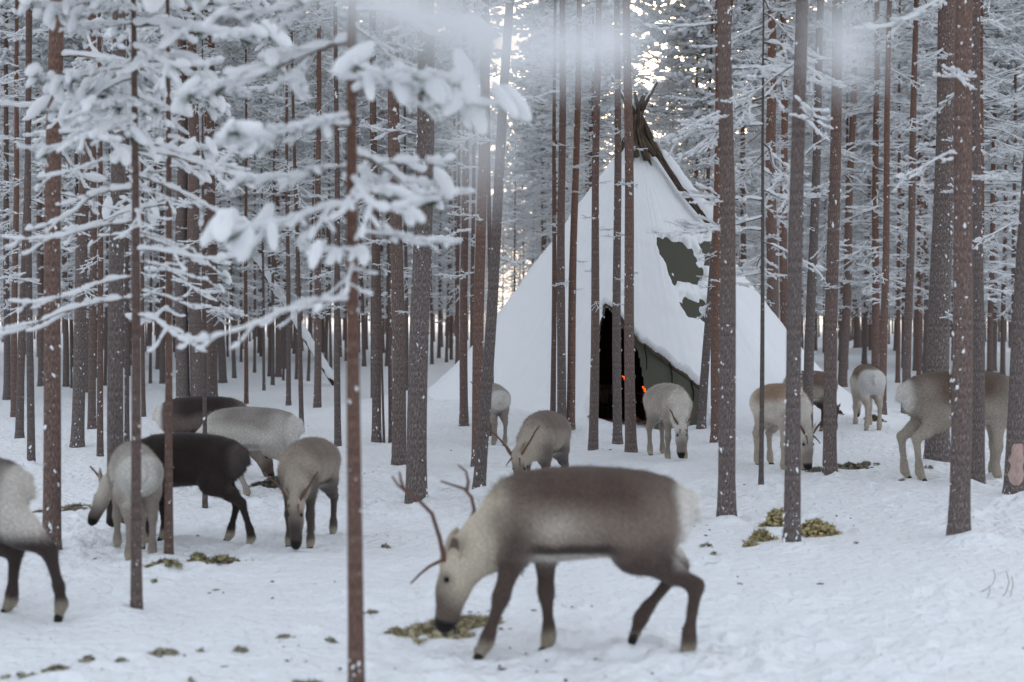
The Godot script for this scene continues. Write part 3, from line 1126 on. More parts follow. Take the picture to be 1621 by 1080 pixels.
func leg(bones: Array, pts: Array, rad: Array, z: float, which: int, zs: Array) -> void:
	for k in pts.size() - 1:
		bones.append([Vector3(pts[k][0], pts[k][1], z * zs[k]), Vector3(pts[k + 1][0], pts[k + 1][1], z * zs[k + 1]), rad[k], rad[k + 1], 0.85 if k < 2 else 1.0, which])


# Surface nets over the joined field; only blocks near the surface are visited.
func skin(bones: Array, cell: float, paint: Callable) -> ArrayMesh:
	var prims: Array[Bone] = []
	var trunk := Bone.new()
	trunk.whole = true
	prims.append(trunk)
	for b in bones:
		var o := Bone.new()
		o.a = b[0]
		o.ba = b[1] - b[0]
		o.inv = 1.0 / o.ba.length_squared()
		o.ra = b[2]
		o.rb = b[3]
		o.zs = b[4]
		o.part = b[5]
		prims.append(o)
	var lo := Vector3(-0.06, -0.01, -0.3)
	var hi := Vector3(1.05, 1.02, 0.3)
	for b in bones:
		var rr := maxf(b[2], b[3]) + 0.02
		for q in [b[0], b[1]]:
			lo = lo.min(q - Vector3.ONE * rr)
			hi = hi.max(q + Vector3.ONE * rr)
	lo -= Vector3.ONE * cell * 2.0
	hi += Vector3.ONE * cell * 2.0
	var B := 6
	var nb := Vector3i(((hi - lo) / (cell * B)).ceil())
	var nx := nb.x * B
	var ny := nb.y * B
	var nz := nb.z * B
	var val := PackedFloat32Array()
	val.resize(nx * ny * nz)
	val.fill(1.0)
	var active := []
	var lists := []
	var half := cell * B * 0.5
	var diag := half * 1.75
	for bz in nb.z:
		for by in nb.y:
			for bx in nb.x:
				var c := lo + Vector3(bx * B, by * B, bz * B) * cell + Vector3.ONE * half
				var near: Array[Bone] = []
				var dm := 1e3
				for b in prims:
					var e: float = body_field(c) if b.whole else b.d(c)
					if e < diag + 0.05:
						near.append(b)
					dm = minf(dm, e)
				if dm > diag + 0.014:
					continue
				if dm < -diag:
					for z in B:
						for y in B:
							for x in B:
								val[(bx * B + x) + nx * ((by * B + y) + ny * (bz * B + z))] = -1.0
					continue
				active.append(Vector3i(bx, by, bz))
				lists.append(near)
				for z in B:
					for y in B:
						for x in B:
							var ix := bx * B + x
							var iy := by * B + y
							var iz := bz * B + z
							val[ix + nx * (iy + ny * iz)] = field(lo + Vector3(ix, iy, iz) * cell, near)
	var verts := PackedVector3Array()
	var cols := PackedColorArray()
	var idx := PackedInt32Array()
	var cells := {}
	var sxy := nx * ny
	for k in active.size():
		var blk: Vector3i = active[k] * B
		for z in B:
			var iz := blk.z + z
			if iz >= nz - 1:
				continue
			for y in B:
				var iy := blk.y + y
				if iy >= ny - 1:
					continue
				for x in B:
					var ix := blk.x + x
					if ix >= nx - 1:
						continue
					var q := ix + nx * iy + sxy * iz
					var a := [val[q], val[q + 1], val[q + nx], val[q + nx + 1], val[q + sxy], val[q + sxy + 1], val[q + sxy + nx], val[q + sxy + nx + 1]]
					var neg := 0
					for e in a:
						if e < 0.0:
							neg += 1
					if neg == 0 or neg == 8:
						continue
					var sum := Vector3.ZERO
					var cnt := 0
					for e in [[0, 1], [2, 3], [4, 5], [6, 7], [0, 2], [1, 3], [4, 6], [5, 7], [0, 4], [1, 5], [2, 6], [3, 7]]:
						var va: float = a[e[0]]
						var vb: float = a[e[1]]
						if (va < 0.0) != (vb < 0.0):
							var pa := Vector3(e[0] & 1, (e[0] >> 1) & 1, e[0] >> 2)
							var pb := Vector3(e[1] & 1, (e[1] >> 1) & 1, e[1] >> 2)
							sum += pa.lerp(pb, va / (va - vb))
							cnt += 1
					var p := lo + (Vector3(ix, iy, iz) + sum / cnt) * cell
					cells[q] = verts.size()
					verts.append(p)
					var near_by := {}
					var best := 1e3
					for b in lists[k]:
						var e: float = body_field(p) if b.whole else b.d(p)
						var which: int = b.part
						near_by[which] = minf(near_by.get(which, 1e3), e)
						best = minf(best, e)
					var mixed_c := Color(0, 0, 0, 0)
					var total := 0.0
					for which in near_by:
						var wt := exp(-(near_by[which] - best) / (0.022 if which < 5 else 0.006))
						if wt > 0.03:
							mixed_c += paint.call(p, which) * wt
							total += wt
					mixed_c = mixed_c / total
					mixed_c.a = 1.0
					cols.append(mixed_c)
	for q in cells:
		# edges along x, y, z from this corner
		var me: float = val[q]
		for ax in 3:
			var st: int = [1, nx, sxy][ax]
			var s1: int = [nx, sxy, 1][ax]
			var s2: int = [sxy, 1, nx][ax]
			var other: float = val[q + st]
			if (me < 0.0) == (other < 0.0):
				continue
			var c0 = cells.get(q)
			var c1 = cells.get(q - s1)
			var c2 = cells.get(q - s1 - s2)
			var c3 = cells.get(q - s2)
			if c1 == null or c2 == null or c3 == null:
				continue
			if me < 0.0:
				idx.append_array([c0, c2, c1, c0, c3, c2])
			else:
				idx.append_array([c0, c1, c2, c0, c2, c3])
	var arr := []
	arr.resize(Mesh.ARRAY_MAX)
	arr[Mesh.ARRAY_VERTEX] = verts
	arr[Mesh.ARRAY_COLOR] = cols
	arr[Mesh.ARRAY_INDEX] = idx
	var raw := ArrayMesh.new()
	raw.add_surface_from_arrays(Mesh.PRIMITIVE_TRIANGLES, arr)
	var st2 := SurfaceTool.new()
	st2.create_from(raw, 0)
	st2.generate_normals()
	var made := st2.commit()
	made.surface_set_material(0, M.fur)
	return made


# Short hairs lying back over the skin, so that outline and surface read as a coat.
func coat(body: ArrayMesh, seed_: int, per: float, size: float) -> ArrayMesh:
	var arr := body.surface_get_arrays(0)
	var v: PackedVector3Array = arr[Mesh.ARRAY_VERTEX]
	var n: PackedVector3Array = arr[Mesh.ARRAY_NORMAL]
	var c: PackedColorArray = arr[Mesh.ARRAY_COLOR]
	var g := RandomNumberGenerator.new()
	g.seed = seed_
	var mb := MB.new()
	for k in v.size():
		var times := int(per) + (1 if g.randf() < per - int(per) else 0)
		for j in times:
			var nn := n[k]
			var grain := Vector3(-0.75, -0.55, 0.0)
			var length := 0.026
			if v[k].y < 0.45 and v[k].x < 1.02:
				grain = Vector3(-0.1, -1.0, 0.0)
				length = 0.016
			elif v[k].x > 1.02:
				grain = Vector3(-0.2, 0.9, 0.0)
				length = 0.014
			elif v[k].x > 0.85 or v[k].x < 0.05:
				length = 0.036
			grain += Vector3(g.randfn(), g.randfn(), g.randfn()) * 0.25
			var d := (grain - nn * grain.dot(nn) + nn * g.randf_range(0.15, 0.5)).normalized()
			var p := v[k] + Vector3(g.randfn(), g.randfn(), g.randfn()) * 0.006 - nn * 0.003
			var sd := d.cross(nn).normalized() * 0.0016
			var f := g.randf_range(0.72, 1.16)
			var col := Color(c[k].r * f, c[k].g * f, c[k].b * f)
			var b := mb.v.size()
			mb.vert(p + sd, nn, col)
			mb.vert(p - sd, nn, col)
			mb.vert(p + d * length * size * g.randf_range(0.6, 1.2), nn, col)
			mb.i.append_array([b, b + 1, b + 2])
	return mb.mesh(M.hair)


func mixc(a: Color, b: Color, t: float) -> Color:
	return a.lerp(b, clampf(t, 0.0, 1.0))


func reindeer(label: String, px: float, py: float, turn: float, size: float, pal: Dictionary, o: Dictionary) -> void:
	var at := on_ground(px, py)
	at.y -= 0.025
	var t := thing("reindeer", label, "reindeer", at, deg_to_rad(turn), "reindeer feeding on the snow")
	t.scale = Vector3.ONE * size
	var bones := []
	# neck and head; low grazing unless the animal says otherwise
	var poll: Vector3 = o.get("poll", Vector3(1.165, 0.50, 0.0))
	var nose: Vector3 = o.get("nose", Vector3(1.235, 0.165, 0.0))
	var n0 := Vector3(0.86, 0.735, 0.0)
	var n1 := n0.lerp(poll, 0.55) + Vector3(0.0, -0.005, 0.0)
	bones.append([n0, n1, 0.180, 0.122, 0.72, 1])
	bones.append([n1, poll, 0.122, 0.078, 0.78, 1])
	bones.append([n1 + Vector3(-0.03, -0.07, 0), poll + Vector3(-0.07, -0.06, 0), 0.10, 0.055, 0.55, 1])
	var hd := (nose - poll).normalized()
	var front := Vector3(-hd.y, hd.x, 0.0).normalized()       # the way the forehead faces
	if front.x < 0.0:
		front = -front
	bones.append([poll, poll.lerp(nose, 0.45), 0.083, 0.072, 0.80, 2])
	bones.append([poll.lerp(nose, 0.12) - front * 0.045, poll.lerp(nose, 0.62) - front * 0.012, 0.058, 0.046, 0.62, 2])
	bones.append([poll.lerp(nose, 0.45), nose - hd * 0.03, 0.066, 0.049, 0.80, 2])
	bones.append([nose - hd * 0.05 - front * 0.012, nose, 0.048, 0.038, 0.9, 2])
	bones.append([Vector3(-0.015, 0.82, 0), Vector3(-0.055, 0.72, 0), 0.036, 0.022, 0.9, 6])
	var fr := [0.115, 0.068, 0.036, 0.025, 0.029, 0.027]
	var hr: Array = o.get("hr", [0.150, 0.112, 0.054, 0.034, 0.026, 0.030, 0.027])
	var fz := [0.85, 1.0, 1.0, 1.0, 1.0, 1.0]
	var hz := [0.75, 1.05, 1.0, 1.0, 1.0, 1.0, 1.0]
	var f_near: Array = o.get("f_near", [[0.86, 0.70], [0.82, 0.56], [0.845, 0.31], [0.83, 0.12], [0.835, 0.075], [0.865, 0.02]])
	var f_far: Array = o.get("f_far", [[0.86, 0.70], [0.80, 0.56], [0.80, 0.31], [0.785, 0.12], [0.79, 0.075], [0.82, 0.02]])
	var h_near: Array = o.get("h_near", [[0.16, 0.74], [0.25, 0.57], [0.10, 0.44], [0.01, 0.385], [0.035, 0.14], [0.04, 0.08], [0.075, 0.02]])
	var h_far: Array = o.get("h_far", [[0.16, 0.74], [0.29, 0.57], [0.16, 0.44], [0.08, 0.385], [0.105, 0.14], [0.11, 0.08], [0.145, 0.02]])
	leg(bones, f_near, fr, -0.105, 3, fz)
	leg(bones, f_far, fr, 0.105, 3, fz)
	leg(bones, h_near, hr, -0.10, 4, hz)
	leg(bones, h_far, hr, 0.10, 4, hz)
	var seed_off := px * 0.37
	var hl := poll.distance_to(nose)
	var paint := func(p: Vector3, which: int) -> Color:
		var w := n_fur.get_noise_3d(p.x + seed_off, p.y, p.z) * 0.5 + n_fine.get_noise_3d(p.x * 1.3, p.y * 1.3 + seed_off, p.z * 1.3) * 0.6
		var c: Color
		var side := absf(p.z)
		match which:
			0, 6:
				c = mixc(pal.flank, pal.back, smoothstep(0.70, 0.84, p.y + pal.get("low", 0.0) + w * 0.05 + 0.02 * sin(p.x * 7.0)))
				c = mixc(c, pal.patch, exp(-pow((p.x - 0.70) / 0.17, 2.0) - pow((p.y - 0.69) / 0.075, 2.0)) * pal.get("patchy", 0.8))
				c = mixc(c, pal.stripe, smoothstep(0.615, 0.58, p.y + w * 0.02) * smoothstep(0.2, 0.34, p.x) * smoothstep(0.86, 0.76, p.x) * pal.get("striped", 0.9))
				c = mixc(c, pal.belly, smoothstep(0.555, 0.535, p.y + w * 0.012) * smoothstep(0.22, 0.34, p.x))
				c = mixc(c, pal.neck, smoothstep(0.86, 0.98, p.x + w * 0.05))
				c = mixc(c, pal.rump, smoothstep(pal.get("rumpx", 0.075), pal.get("rumpx", 0.075) - 0.045, p.x + w * 0.03) * smoothstep(0.45, 0.55, p.y) * smoothstep(0.93, 0.88, p.y))
				if which == 6:
					c = pal.rump
			1:
				c = mixc(pal.neck, pal.back, smoothstep(0.80, 0.92, p.y + w * 0.05) * 0.9)
				c = mixc(c, pal.flank, smoothstep(0.98, 0.86, p.x + w * 0.06) * 0.8)
			2, 5:
				var s := (p - poll).dot(hd) / hl
				var ff := (p - poll).dot(front)
				c = mixc(pal.neck, pal.face, smoothstep(0.15, 0.8, s + w * 0.12 + ff * 2.0))
				c = mixc(c, Color(0.022, 0.019, 0.018), smoothstep(0.87, 0.95, s + w * 0.03))
				c = mixc(c, pal.stripe, exp(-pow((s - 0.28) / 0.10, 2.0) - pow((ff - 0.04) / 0.035, 2.0)) * 0.8)
				if which == 5:
					c = mixc(pal.neck, pal.leg, 0.45)
			3:
				c = mixc(pal.leg, pal.flank, smoothstep(0.60, 0.74, p.y + w * 0.06))
				c = mixc(c, pal.sock, smoothstep(0.13, 0.07, p.y + w * 0.04) * pal.get("socks", 0.7))
			_:
				c = mixc(pal.leg, pal.flank, smoothstep(0.50, 0.72, p.y + w * 0.06))
				c = mixc(c, pal.rump, smoothstep(pal.get("rumpx", 0.08) + 0.02, pal.get("rumpx", 0.08) - 0.04, p.x + w * 0.03) * smoothstep(0.44, 0.56, p.y))
				c = mixc(c, pal.sock, smoothstep(0.13, 0.07, p.y + w * 0.04) * pal.get("socks", 0.7))
		var k := 1.22 + w * 0.28
		return Color(minf(c.r * k, 0.86), minf(c.g * k, 0.84), minf(c.b * k, 0.82))
	var shift := Vector3(-0.48, 0, 0)
	var b := part("body", skin(bones, o.get("cell", 0.017), paint), t)
	b.position = shift
	var fur := part("fur", coat(b.mesh, int(px) + 5000, o.get("hair", 1.6), 1.0), t)
	fur.position = shift
	fur.set_meta("kind", "stuff")
	for s in [-1.0, 1.0]:
		var eb := MB.new()
		var g := RandomNumberGenerator.new()
		eb.blob(poll.lerp(nose, 0.30) + front * 0.035 + Vector3(0, 0, s * 0.055), Basis().scaled(Vector3.ONE * 0.016), 6, 8, 0.0, g)
		part("eye", eb.mesh(M.eye), t).position = shift
	for s in [-1.0, 1.0]:
		var root := poll.lerp(nose, -0.02) + Vector3(0, 0, 0.050 * s) + front * 0.03
		var ed := (-hd * 0.92 + Vector3(0, 0, 0.42 * s) + front * 0.06).normalized()
		var open := (front * 0.35 + Vector3(0, 0, 0.9 * s) - hd * 0.1)
		open = (open - ed * open.dot(ed)).normalized()
		var wide := ed.cross(open)
		var em := MB.new()
		for j in 9:
			var u := j / 8.0
			var ww := 0.048 * pow(sin(PI * (0.12 + 0.86 * u)), 0.75)
			for k in 9:
				var q := k / 4.0 - 1.0
				var p := root + ed * (u * 0.165 - 0.015) + wide * (ww * q) + open * (0.55 * ww * q * q - 0.35 * ww)
				var nn := (open - wide * q * 0.9).normalized()
				em.vert(p, nn, pal.neck.lerp(pal.leg, 0.92 if absf(q) < 0.6 and u < 0.85 else 0.35))
		for j in 8:
			for k in 8:
				var q := j * 9 + k
				em.i.append_array([q, q + 1, q + 9, q + 1, q + 10, q + 9])
		part("ear", em.mesh(M.hair), t).position = shift
	for l in [[f_near, -0.105], [f_far, 0.105], [h_near, -0.10], [h_far, 0.10]]:
		var e: Array = l[0][l[0].size() - 1]
		var e0: Array = l[0][l[0].size() - 2]
		var dirn := Vector3(e[0] - e0[0], e[1] - e0[1], 0).normalized()
		var q := Vector3(e[0], e[1], l[1])
		var hb := MB.new()
		hb.tube(PackedVector3Array([q - dirn * 0.03, q, q + dirn * 0.03, q + dirn * 0.06]), PackedFloat32Array([0.022, 0.033, 0.03, 0.009]), 9, Color.WHITE, null, 0.8)
		part("hoof", hb.mesh(M.hoof), t).position = shift
	var rack: float = o.get("antlers", 0.0)
	if rack > 0.0:
		# laid out for the grazing head, then carried with the poll
		var beam := [[[1.232, 0.50], [1.255, 0.62], [1.292, 0.75], [1.366, 0.83], [1.456, 0.896], [1.485, 0.945]], [[1.425, 0.868], [1.442, 0.92], [1.448, 0.968]], [[1.246, 0.505], [1.305, 0.478], [1.355, 0.44], [1.40, 0.395]]]
		var beam2 := [[[1.20, 0.53], [1.145, 0.60], [1.085, 0.735], [1.10, 0.80], [1.14, 0.845], [1.20, 0.862], [1.262, 0.882]], [[1.125, 0.83], [1.118, 0.88], [1.13, 0.93], [1.172, 0.962]]]
		var use: Array = [beam, o.get("far_rack", beam)]
		if o.get("traced_rack", false):
			use[1] = beam2
		for s in 2:
			var zz := -1.0 if s == 0 else 1.0
			var ab := MB.new()
			for k in use[s].size():
				var pts := PackedVector3Array()
				var rad := PackedFloat32Array()
				var ln: Array = use[s][k]
				for j in ln.size():
					var f := float(j) / (ln.size() - 1)
					var up: float = maxf(ln[j][1] - 0.5, 0.0)
					var p := Vector3(ln[j][0], ln[j][1], zz * (0.05 + 0.30 * sqrt(up) * 0.9 * up + (0.12 if o.get("traced_rack", false) else 0.55) * up + (0.05 * f if k == 2 else 0.0)))
					var base := Vector3(1.165, 0.50, 0)
					pts.append(poll + (p - base) * (rack if not o.get("traced_rack", false) else 1.0))
					rad.append(lerpf(0.0135 if k == 0 else 0.010, 0.005, f))
				var smooth := Curve3D.new()
				for p in pts:
					smooth.add_point(p)
				ab.tube(pts, rad, 7)
			part("antler", ab.mesh(M.antler), t).position = shift


func palette(back: Color, flank: Color, neck: Color, leg_: Color, more := {}) -> Dictionary:
	var d := {"back": back, "flank": flank, "neck": neck, "leg": leg_, "patch": Color(0.38, 0.33, 0.28), "stripe": Color(0.055, 0.043, 0.04), "belly": Color(0.55, 0.51, 0.46), "rump": Color(0.72, 0.69, 0.64), "sock": Color(0.45, 0.40, 0.31), "face": leg_}
	d.merge(more, true)
	return d


func build_reindeer() -> void:
	var brown := palette(Color(0.120, 0.086, 0.070), Color(0.25, 0.20, 0.165), Color(0.64, 0.565, 0.45), Color(0.098, 0.072, 0.062), {"face": Color(0.15, 0.115, 0.095), "patchy": 1.0, "patch": Color(0.50, 0.44, 0.37)})
	var dark := palette(Color(0.030, 0.022, 0.020), Color(0.042, 0.031, 0.028), Color(0.05, 0.038, 0.034), Color(0.045, 0.034, 0.031), {"patchy": 0.0, "striped": 0.0, "belly": Color(0.06, 0.048, 0.044), "socks": 0.95, "rump": Color(0.09, 0.075, 0.07)})
	var pale := palette(Color(0.40, 0.36, 0.315), Color(0.52, 0.48, 0.425), Color(0.60, 0.55, 0.48), Color(0.32, 0.275, 0.235), {"patchy": 0.2, "striped": 0.15, "face": Color(0.12, 0.095, 0.085)})
	var ash := palette(Color(0.30, 0.27, 0.245), Color(0.57, 0.54, 0.49), Color(0.65, 0.61, 0.55), Color(0.40, 0.36, 0.32), {"patchy": 0.4, "striped": 0.55, "stripe": Color(0.17, 0.15, 0.14)})
	var saddle := palette(Color(0.040, 0.030, 0.028), Color(0.16, 0.125, 0.11), Color(0.30, 0.26, 0.22), Color(0.06, 0.046, 0.042), {"patchy": 0.0, "face": Color(0.10, 0.072, 0.06)})
	var taupe := palette(Color(0.20, 0.16, 0.132), Color(0.30, 0.25, 0.208), Color(0.42, 0.36, 0.295), Color(0.10, 0.082, 0.075), {"patchy": 0.2, "face": Color(0.075, 0.06, 0.055)})
	var cream := palette(Color(0.33, 0.225, 0.15), Color(0.68, 0.62, 0.545), Color(0.70, 0.65, 0.58), Color(0.50, 0.43, 0.36), {"patchy": 0.2, "striped": 0.1, "face": Color(0.30, 0.25, 0.22)})
	var umber := palette(Color(0.15, 0.105, 0.082), Color(0.36, 0.315, 0.265), Color(0.48, 0.43, 0.37), Color(0.43, 0.38, 0.32), {"low": 0.07, "rumpx": 0.055, "patchy": 0.3, "striped": 0.2, "stripe": Color(0.15, 0.12, 0.10)})

	# hind legs in stride: one carries, the other swings with the fetlock folded
	reindeer("brown antlered reindeer with pale neck feeding head-down, one hind foot lifted", 938, 1033, 180.0, 1.0, brown, {"cell": 0.0135, "antlers": 1.0, "traced_rack": true,
		"f_near": [[0.86, 0.70], [0.88, 0.545], [0.945, 0.33], [1.005, 0.145], [1.02, 0.10], [1.055, 0.035]],
		"f_far": [[0.84, 0.70], [0.72, 0.56], [0.715, 0.315], [0.70, 0.13], [0.70, 0.08], [0.72, 0.02]],
		"h_near": [[0.16, 0.74], [0.27, 0.565], [0.09, 0.455], [-0.035, 0.385], [0.0, 0.15], [0.0, 0.09], [0.03, 0.02]],
		"h_far": [[0.16, 0.74], [0.24, 0.56], [0.06, 0.49], [0.02, 0.445], [0.19, 0.235], [0.225, 0.18], [0.26, 0.085]]})
	reindeer("dark-backed reindeer with white rump striding past the stout trunk, only its hindquarters showing", -92, 975, 180.0, 0.98, saddle.merged({"rump": Color(0.62, 0.58, 0.53), "flank": Color(0.36, 0.32, 0.28)}, true), {
		"hr": [0.16, 0.15, 0.095, 0.042, 0.027, 0.031, 0.027], "h_near": [[0.14, 0.74], [0.11, 0.62], [-0.03, 0.52], [-0.18, 0.41], [-0.235, 0.20], [-0.25, 0.10], [-0.235, 0.03]]})
	reindeer("pale calf with a white rump, seen from behind, head low to one side", 213, 876, 112.0, 0.84, pale.merged({"rump": Color(0.66, 0.64, 0.59), "rumpx": 0.11}, true), {
		"poll": Vector3(1.12, 0.55, -0.16), "nose": Vector3(1.10, 0.23, -0.30), "antlers": 0.35})
	reindeer("very dark brown reindeer with pale fetlocks, hind legs braced apart", 303, 854, 168.0, 0.88, dark, {
		"h_near": [[0.16, 0.74], [0.24, 0.56], [0.06, 0.45], [-0.03, 0.385], [-0.105, 0.16], [-0.12, 0.09], [-0.09, 0.02]],
		"h_far": [[0.16, 0.74], [0.27, 0.56], [0.14, 0.43], [0.09, 0.36], [0.15, 0.14], [0.16, 0.08], [0.2, 0.02]]})
	reindeer("grey-white reindeer with a dark smudge along its side, standing behind the dark brown one", 402, 778, 172.0, 0.93, ash, {
		"f_near": [[0.86, 0.70], [0.70, 0.53], [0.62, 0.31], [0.53, 0.12], [0.52, 0.075], [0.545, 0.02]]})
	reindeer("dark-backed reindeer with a pale rump, brown muzzle feeding below the grey-white one", 318, 758, 2.0, 0.93, saddle, {"antlers": 0.4,
		"poll": Vector3(1.17, 0.36, -0.02), "nose": Vector3(1.265, 0.05, -0.02)})
	reindeer("grey-brown reindeer feeding head-on with dark muzzle and a thin antler", 491, 852, -98.0, 0.84, taupe, {"antlers": 0.62, "cell": 0.015,
		"poll": Vector3(1.12, 0.46, -0.06), "nose": Vector3(1.20, 0.10, -0.08),
		"h_near": [[0.16, 0.74], [0.25, 0.57], [0.10, 0.44], [0.01, 0.385], [0.035, 0.14], [0.04, 0.08], [0.075, 0.02]]})
	reindeer("brown reindeer feeding behind the large antlered one, only its back and antler tips showing", 862, 795, -106.0, 0.90, taupe.merged({"back": Color(0.17, 0.13, 0.11)}, true), {"antlers": 0.7, "poll": Vector3(1.14, 0.56, 0.1)})
	reindeer("pale reindeer facing outward from the tipi door, muzzle at the snow, one thin antler", 1056, 723, -76.0, 0.96, pale.merged({"neck": Color(0.72, 0.68, 0.61), "flank": Color(0.45, 0.40, 0.34), "face": Color(0.26, 0.22, 0.19)}, true), {"antlers": 0.5, "poll": Vector3(1.12, 0.46, 0.06), "nose": Vector3(1.2, 0.12, 0.08)})
	reindeer("whitish reindeer half hidden by the leaning grey trunk", 781, 697, 104.0, 0.88, pale.merged({"flank": Color(0.5, 0.47, 0.43)}, true), {"antlers": 0.5, "poll": Vector3(1.15, 0.75, 0), "nose": Vector3(1.42, 0.62, 0)})
	reindeer("cream reindeer with tan back and red-brown antlers, head bent behind the grey trunk", 1234, 742, -74.0, 1.0, cream, {"antlers": 0.75, "poll": Vector3(1.12, 0.44, 0.0), "nose": Vector3(1.16, 0.1, 0.0)})
	reindeer("brown reindeer glimpsed between two trunks beyond the cream antlered one", 1283, 684, 215.0, 0.98, umber.merged({"leg": Color(0.085, 0.06, 0.05)}, true), {})
	reindeer("reindeer turned away showing a broad white rump and tan flanks", 1373, 678, 88.0, 1.03, cream.merged({"back": Color(0.20, 0.13, 0.085), "rump": Color(0.80, 0.78, 0.74), "rumpx": 0.15}, true), {})
	reindeer("tall brown-backed reindeer with pale legs and white tail standing side-on behind trunks", 1516, 762, 2.0, 1.19, umber, {"cell": 0.015})


# ------------------------------------------------------------------ small things
func lichen_heap(label: String, spots: Array, tone: Color, group := "") -> void:
	var first := on_ground(spots[0][0], spots[0][1])
	var t := thing("lichen_heap", label, "lichen", first, 0.0, group)
	var mb := MB.new()
	var g := RandomNumberGenerator.new()
	g.seed = int(spots[0][0] * 13.0)
	for s in spots:
		var c := on_ground(s[0], s[1])
		var px: float = F / -c.z
		var rx: float = s[2] / px
		var ry: float = s[3] / px
		var lumps := int(clampf(rx * (rx + ry) * 14000.0, 9.0, 420.0))
		for k in lumps:
			var a := g.randf() * TAU
			var q := pow(g.randf(), 0.7) * g.randf_range(0.75, 1.25)
			var off := Vector3(cos(a) * rx * q, 0, sin(a) * rx * 0.7 * q)
			if n_fine.get_noise_2d((c.x + off.x) * 3.0, (c.z + off.z) * 3.0) < -0.12:
				continue
			var p := c + off
			p.y = ground(p.x, p.z) + ry * maxf(1.0 - q * q, 0.0) * g.randf_range(0.15, 1.1)
			var sz := g.randf_range(0.006, 0.017) * clampf(rx / 0.1, 0.6, 1.3)
			var v := g.randf_range(0.6, 1.25)
			var col := Color(tone.r * v, tone.g * v, tone.b * v)
			if g.randf() < 0.08:
				col = Color(0.09, 0.075, 0.06)
			mb.blob(p - first, Basis(Vector3(g.randfn(), g.randfn(), g.randfn()).normalized(), g.randf() * TAU) * Basis().scaled(Vector3(sz * 1.3, sz * 0.8, sz)), 3, 5, 0.45, g, col)
			for j in 9:
				var d := Vector3(g.randfn(), absf(g.randfn()) * 0.8, g.randfn()).normalized()
				var sd := d.cross(Vector3(g.randfn(), g.randfn(), g.randfn())).normalized() * 0.0028
				var b := mb.v.size()
				var e := p - first + d * sz * 0.4
				mb.vert(e + sd, d, col)
				mb.vert(e - sd, d, col)
				mb.vert(e + d * sz * g.randf_range(1.2, 2.6), d, col)
				mb.i.append_array([b, b + 1, b + 2])
	part("lichen_clump", mb.mesh(M.lichen), t).set_meta("kind", "stuff")


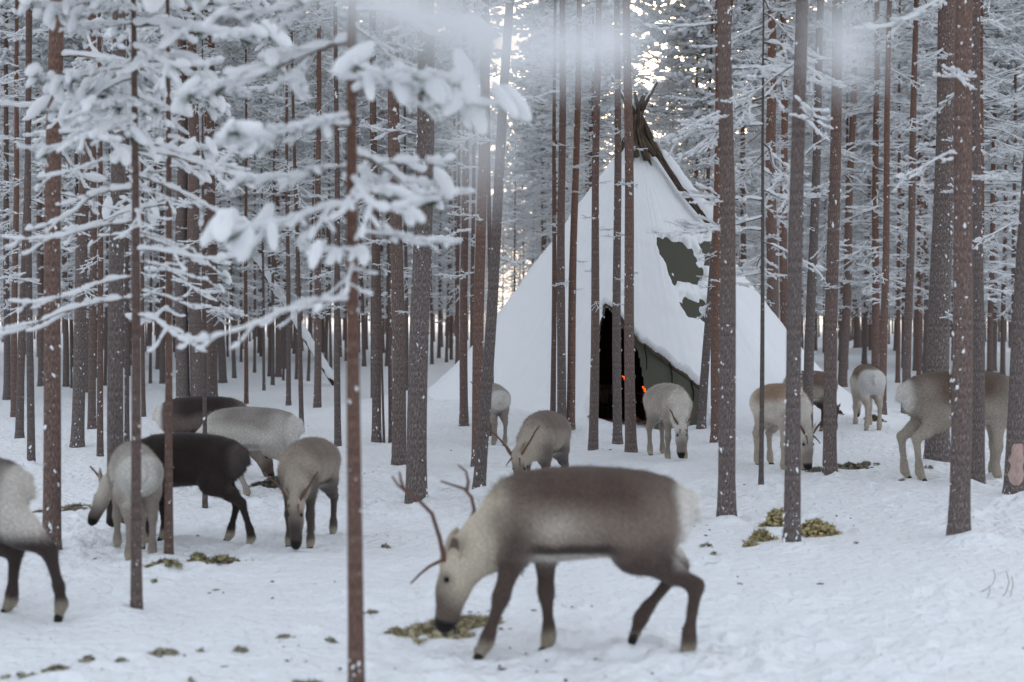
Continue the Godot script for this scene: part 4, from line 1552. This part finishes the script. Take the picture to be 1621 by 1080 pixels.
func build_small_things() -> void:
	var straw := Color(0.50, 0.44, 0.29)
	var dull := Color(0.32, 0.29, 0.22)
	lichen_heap("pale lichen spread on the snow under the feeding antlered reindeer's muzzle", [[690, 1002, 62, 14], [622, 998, 20, 11], [745, 990, 40, 14], [655, 1004, 30, 14]], straw)
	lichen_heap("large yellow lichen heap piled round the grey leaning trunk's foot", [[1205, 858, 26, 15], [1228, 838, 22, 26], [1290, 850, 34, 22], [1240, 820, 14, 14], [1190, 866, 16, 7], [1310, 846, 16, 16]], Color(0.50, 0.42, 0.22))
	lichen_heap("olive lichen clump by the slim red-brown young pine", [[310, 896, 26, 15], [345, 893, 28, 6], [258, 900, 26, 8]], Color(0.36, 0.33, 0.19))
	lichen_heap("thin strip of lichen on the snow beyond the stout red-brown trunk", [[120, 799, 34, 6], [70, 801, 18, 4]], dull)
	lichen_heap("grey lichen beneath the brown muzzle of the dark-backed reindeer", [[425, 768, 30, 8], [440, 762, 18, 8]], Color(0.17, 0.16, 0.14))
	lichen_heap("small lichen clump at the feet of the reindeer turned away", [[1384, 672, 16, 7], [1330, 670, 5, 6]], Color(0.17, 0.15, 0.08))
	lichen_heap("scattered brown lichen between the brown trunk and the tall reindeer", [[1345, 742, 30, 6], [1375, 738, 16, 4], [1300, 748, 24, 4]], dull)
	for q in [[90, 1058, 22, 6], [32, 1068, 24, 6], [140, 1045, 13, 9], [150, 1056, 12, 4], [195, 1046, 16, 5], [262, 1034, 24, 8], [318, 1031, 6, 5], [382, 1030, 12, 7], [535, 985, 9, 5], [522, 1008, 10, 7], [300, 1074, 14, 5], [610, 862, 8, 5], [1118, 868, 10, 8], [1130, 880, 6, 5], [1470, 745, 8, 5], [1430, 770, 7, 4], [245, 923, 6, 5], [760, 1028, 9, 5], [452, 1008, 16, 3], [495, 1075, 14, 5], [470, 1078, 10, 4], [590, 970, 14, 3], [1265, 872, 10, 4], [1360, 868, 8, 4]]:
		lichen_heap("small scattered clot of lichen and litter on the snow", [q], Color(0.44, 0.41, 0.31), "scattered lichen clots")
	# crumbs of bark and needles trodden into the snow
	var g := RandomNumberGenerator.new()
	g.seed = 31
	var mb := MB.new()
	for k in 1500:
		var x := g.randf_range(0.0, 1621.0)
		var y := 560.0 + 515.0 * pow(g.randf(), 0.8)
		var p := on_ground(x, y)
		var tr := trampled(p.x, p.z)
		var cluster := n_mid.get_noise_2d(p.x * 1.4 + 9.0, p.z * 1.4)
		if cluster < 0.12 or g.randf() > 0.1 + tr:
			continue
		var s := g.randf_range(0.003, 0.010)
		var v := g.randf_range(0.02, 0.09)
		mb.blob(p + Vector3(0, s * 0.3, 0), Basis(Vector3.UP, g.randf() * TAU) * Basis().scaled(Vector3(s * g.randf_range(1.0, 4.0), s * 0.6, s)), 3, 5, 0.2, g, Color(v * 1.15, v, v * 0.85))
	var o := part("forest_litter", mb.mesh(M.debris))
	tag(o, "crumbs of bark, needles and lichen trodden into the snow", "litter", "", "stuff")
	# fallen log leaning in the clearing
	var foot := on_ground(531, 613)
	var t := thing("fallen_log", "thin fallen trunk leaning across the clearing, thick with snow", "log", foot)
	var top := at_depth(392, 390, -foot.z + 0.5) - foot
	var lm := MB.new()
	lm.tube(PackedVector3Array([Vector3(0.1, -0.15, 0), top * 0.5, top]), PackedFloat32Array([0.085, 0.075, 0.06]), 9, Color(0.16, 0.12, 0.10))
	part("trunk", lm.mesh(M.bark), t)
	var sm := MB.new()
	var sp := PackedVector3Array()
	var sr := PackedFloat32Array()
	for k in 40:
		var f := k / 39.0
		sp.append(top * f + Vector3(0.02, 0.06, 0.03))
		sr.append(0.10 * g.randf_range(0.75, 1.15) if f > 0.03 else 0.03)
	sm.tube(sp, sr, 8)
	part("snow_load", sm.mesh(M.snow), t)
	# bare twigs standing out of the smooth snow on the right
	var tw := thing("dry_twig", "bare curved twigs poking out of the smooth snow", "twig", on_ground(1580, 948))
	for path in [[[1545, 942], [1560, 934], [1572, 925], [1576, 912], [1573, 902]], [[1562, 950], [1567, 938], [1566, 928]], [[1582, 948], [1592, 940], [1598, 922], [1593, 904]], [[1578, 948], [1600, 944], [1604, 926], [1602, 912]]]:
		var pb := MB.new()
		var pts := PackedVector3Array()
		var rad := PackedFloat32Array()
		var base := on_ground(path[0][0], path[0][1])
		for q in path:
			pts.append(at_depth(q[0], q[1], -base.z) - tw.position)
			rad.append(0.0022)
		pb.tube(pts, rad, 5)
		part("stem", pb.mesh(M.twig), tw)
